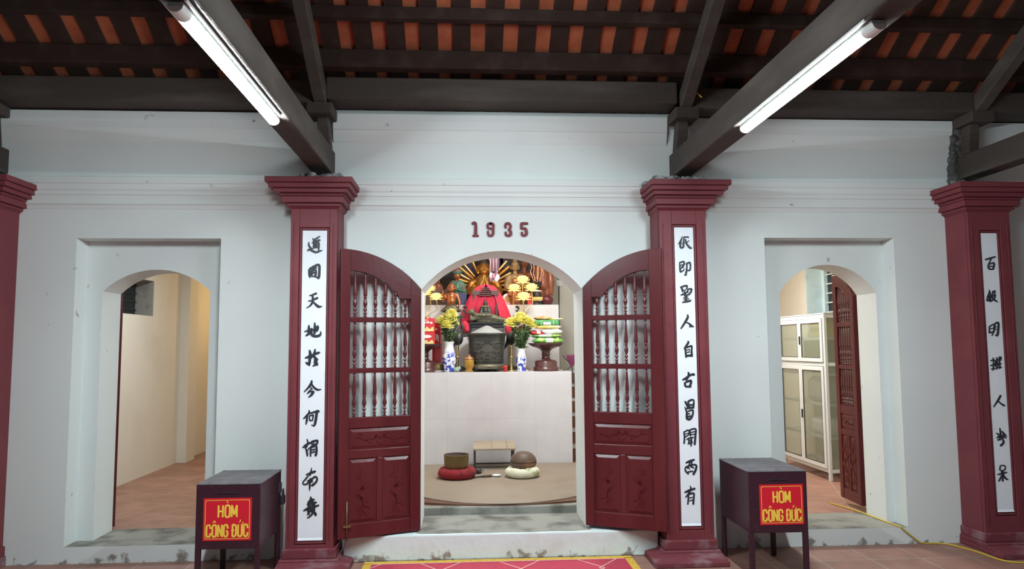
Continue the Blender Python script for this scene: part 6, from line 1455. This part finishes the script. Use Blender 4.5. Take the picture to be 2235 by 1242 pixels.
# ------------------------------------------------------------------ white glass-door cabinet in the store room
cb = thing('glass_cabinet', 'white aluminium cabinet with glass doors inside the arch on the right', 'cabinet', (3.72, 2.03, 0.13))
W_, D_, H_ = 1.2, 0.44, 1.87                                    # along Y, along X, height
for x in (0.0, D_ - .035):
    for y in (0.0, W_ - .04):
        mb = MB(); mb.box(x, x + .035, y, y + .04, 0, H_ - .013); mb.build('post', M_ALU, cb, bevel=.008)
for z in (.09, 1.27, H_ - .056):
    for q in ((.036, D_ - .036, .004, .03), (.036, D_ - .036, W_ - .03, W_ - .004), (.004, .03, .041, W_ - .041), (D_ - .03, D_ - .004, .041, W_ - .041)):
        mb = MB(); mb.box(*q, z, z + .04); mb.build('rail', M_ALU, cb, bevel=.003)
mb = MB(); mb.box(0.0, D_, 0, W_, H_ - .012, H_); mb.build('top', M_ALU, cb)
mb = MB(); mb.box(D_ - .018, D_ - .010, .042, W_ - .042, .132, H_ - .06); mb.build('back_panel', M_GREYW, cb)
for z in (.47, .84, 1.20 - .02, 1.585):
    mb = MB(); mb.box(.038, D_ - .02, .045, W_ - .045, z, z + .008); s_ = mb.build('shelf', M_SHELFG, cb)
    mb = MB(); mb.box(.037, D_ - .037, .018, .032, z - .018, z + .012); mb.build('shelf_rail', M_ALU, s_)
    mb = MB(); mb.box(.012, .028, .042, W_ - .042, z - .018, z + .012); mb.build('shelf_rail', M_ALU, s_)
mb = MB(); mb.box(.035, D_ - .035, .012, .016, .12, H_ - .04); mb.build('end_glass', M_GLASS, cb)
for (z0, z1) in ((.135, 1.265), (1.315, H_ - .060)):
    for k in range(2):
        y0 = .04 + k * (W_ - .08) / 2; y1 = y0 + (W_ - .08) / 2 - .004
        d = bpy.data.objects.new('door', None); COL.objects.link(d); d.parent = cb
        mb = MB()
        mb.box(-.014, .004, y0, y0 + .05, z0, z1); mb.box(-.014, .004, y1 - .05, y1, z0, z1); mb.box(-.014, .004, y0 + .05, y1 - .05, z0, z0 + .05); mb.box(-.014, .004, y0 + .05, y1 - .05, z1 - .05, z1)
        mb.build('door_frame', M_ALU, d, bevel=.003)
        mb = MB(); mb.box(-.007, -.003, y0 + .05, y1 - .05, z0 + .05, z1 - .05); mb.build('pane', M_GLASS, d)
        mb = MB(); g = .003
        for q in ((y0 + .046, y0 + .052, z0 + .046, z1 - .046), (y1 - .052, y1 - .046, z0 + .046, z1 - .046), (y0 + .046, y1 - .046, z0 + .046, z0 + .052), (y0 + .046, y1 - .046, z1 - .052, z1 - .046)): mb.box(-.0155, -.004, *q)
        mb.build('gasket', M_IRON, d)
        if k == 0:
            mb = MB(); mb.box(-.03, -.014, y1 - .03, y1 - .015, (z0 + z1) / 2 - .05, (z0 + z1) / 2 + .05); mb.build('handle', M_IRON, d)
# a few things kept in it
def keep(name, m, x0, x1, y0, y1, z0, z1, label, bv=.01):
    mb = MB(); mb.box(x0 - (x0 + x1) / 2, x1 - (x0 + x1) / 2, y0 - (y0 + y1) / 2, y1 - (y0 + y1) / 2, 0, z1 - z0)
    return mb.build(name, m, bevel=bv, loc=((x0 + x1) / 2, (y0 + y1) / 2, z0), label=label, cat=name.replace('_', ' '))
cxx, cyy, czz = 3.72, 2.03, 0.13
bx = thing('gift_box', 'maroon gift box with a gold roundel on the upper cabinet shelf', 'box', (cxx + .22, cyy + .36, czz + 1.312))
mb = MB(); mb.box(-.16, .17, -.29, .29, 0, .25); mb.build('box_body', M_DKWOOD, bx, bevel=.006)
mb = MB(); mb.prism([(.03 + .055 * math.cos(2 * PI * i / 24), .15 + .07 * math.sin(2 * PI * i / 24)) for i in range(24)], -.294, -.289); mb.build('roundel', M_GOLD, bx)
keep('yellow_bag', M_YELPACK, cxx + .08, cxx + .36, cyy + .12, cyy + .55, czz + 1.594, czz + 1.80, 'yellow bag on the top shelf of the cabinet', .04)
keep('cloth_bundle', M_GREYW, cxx + .06, cxx + .40, cyy + .10, cyy + .62, czz + .85, czz + 1.13, 'grey cloth bundle on the middle shelf of the cabinet', .06)
keep('plastic_sack', M_WHTPRINT, cxx + .07, cxx + .38, cyy + .12, cyy + .60, czz + .48, czz + .66, 'pale plastic sack on the lower shelf of the cabinet', .05)
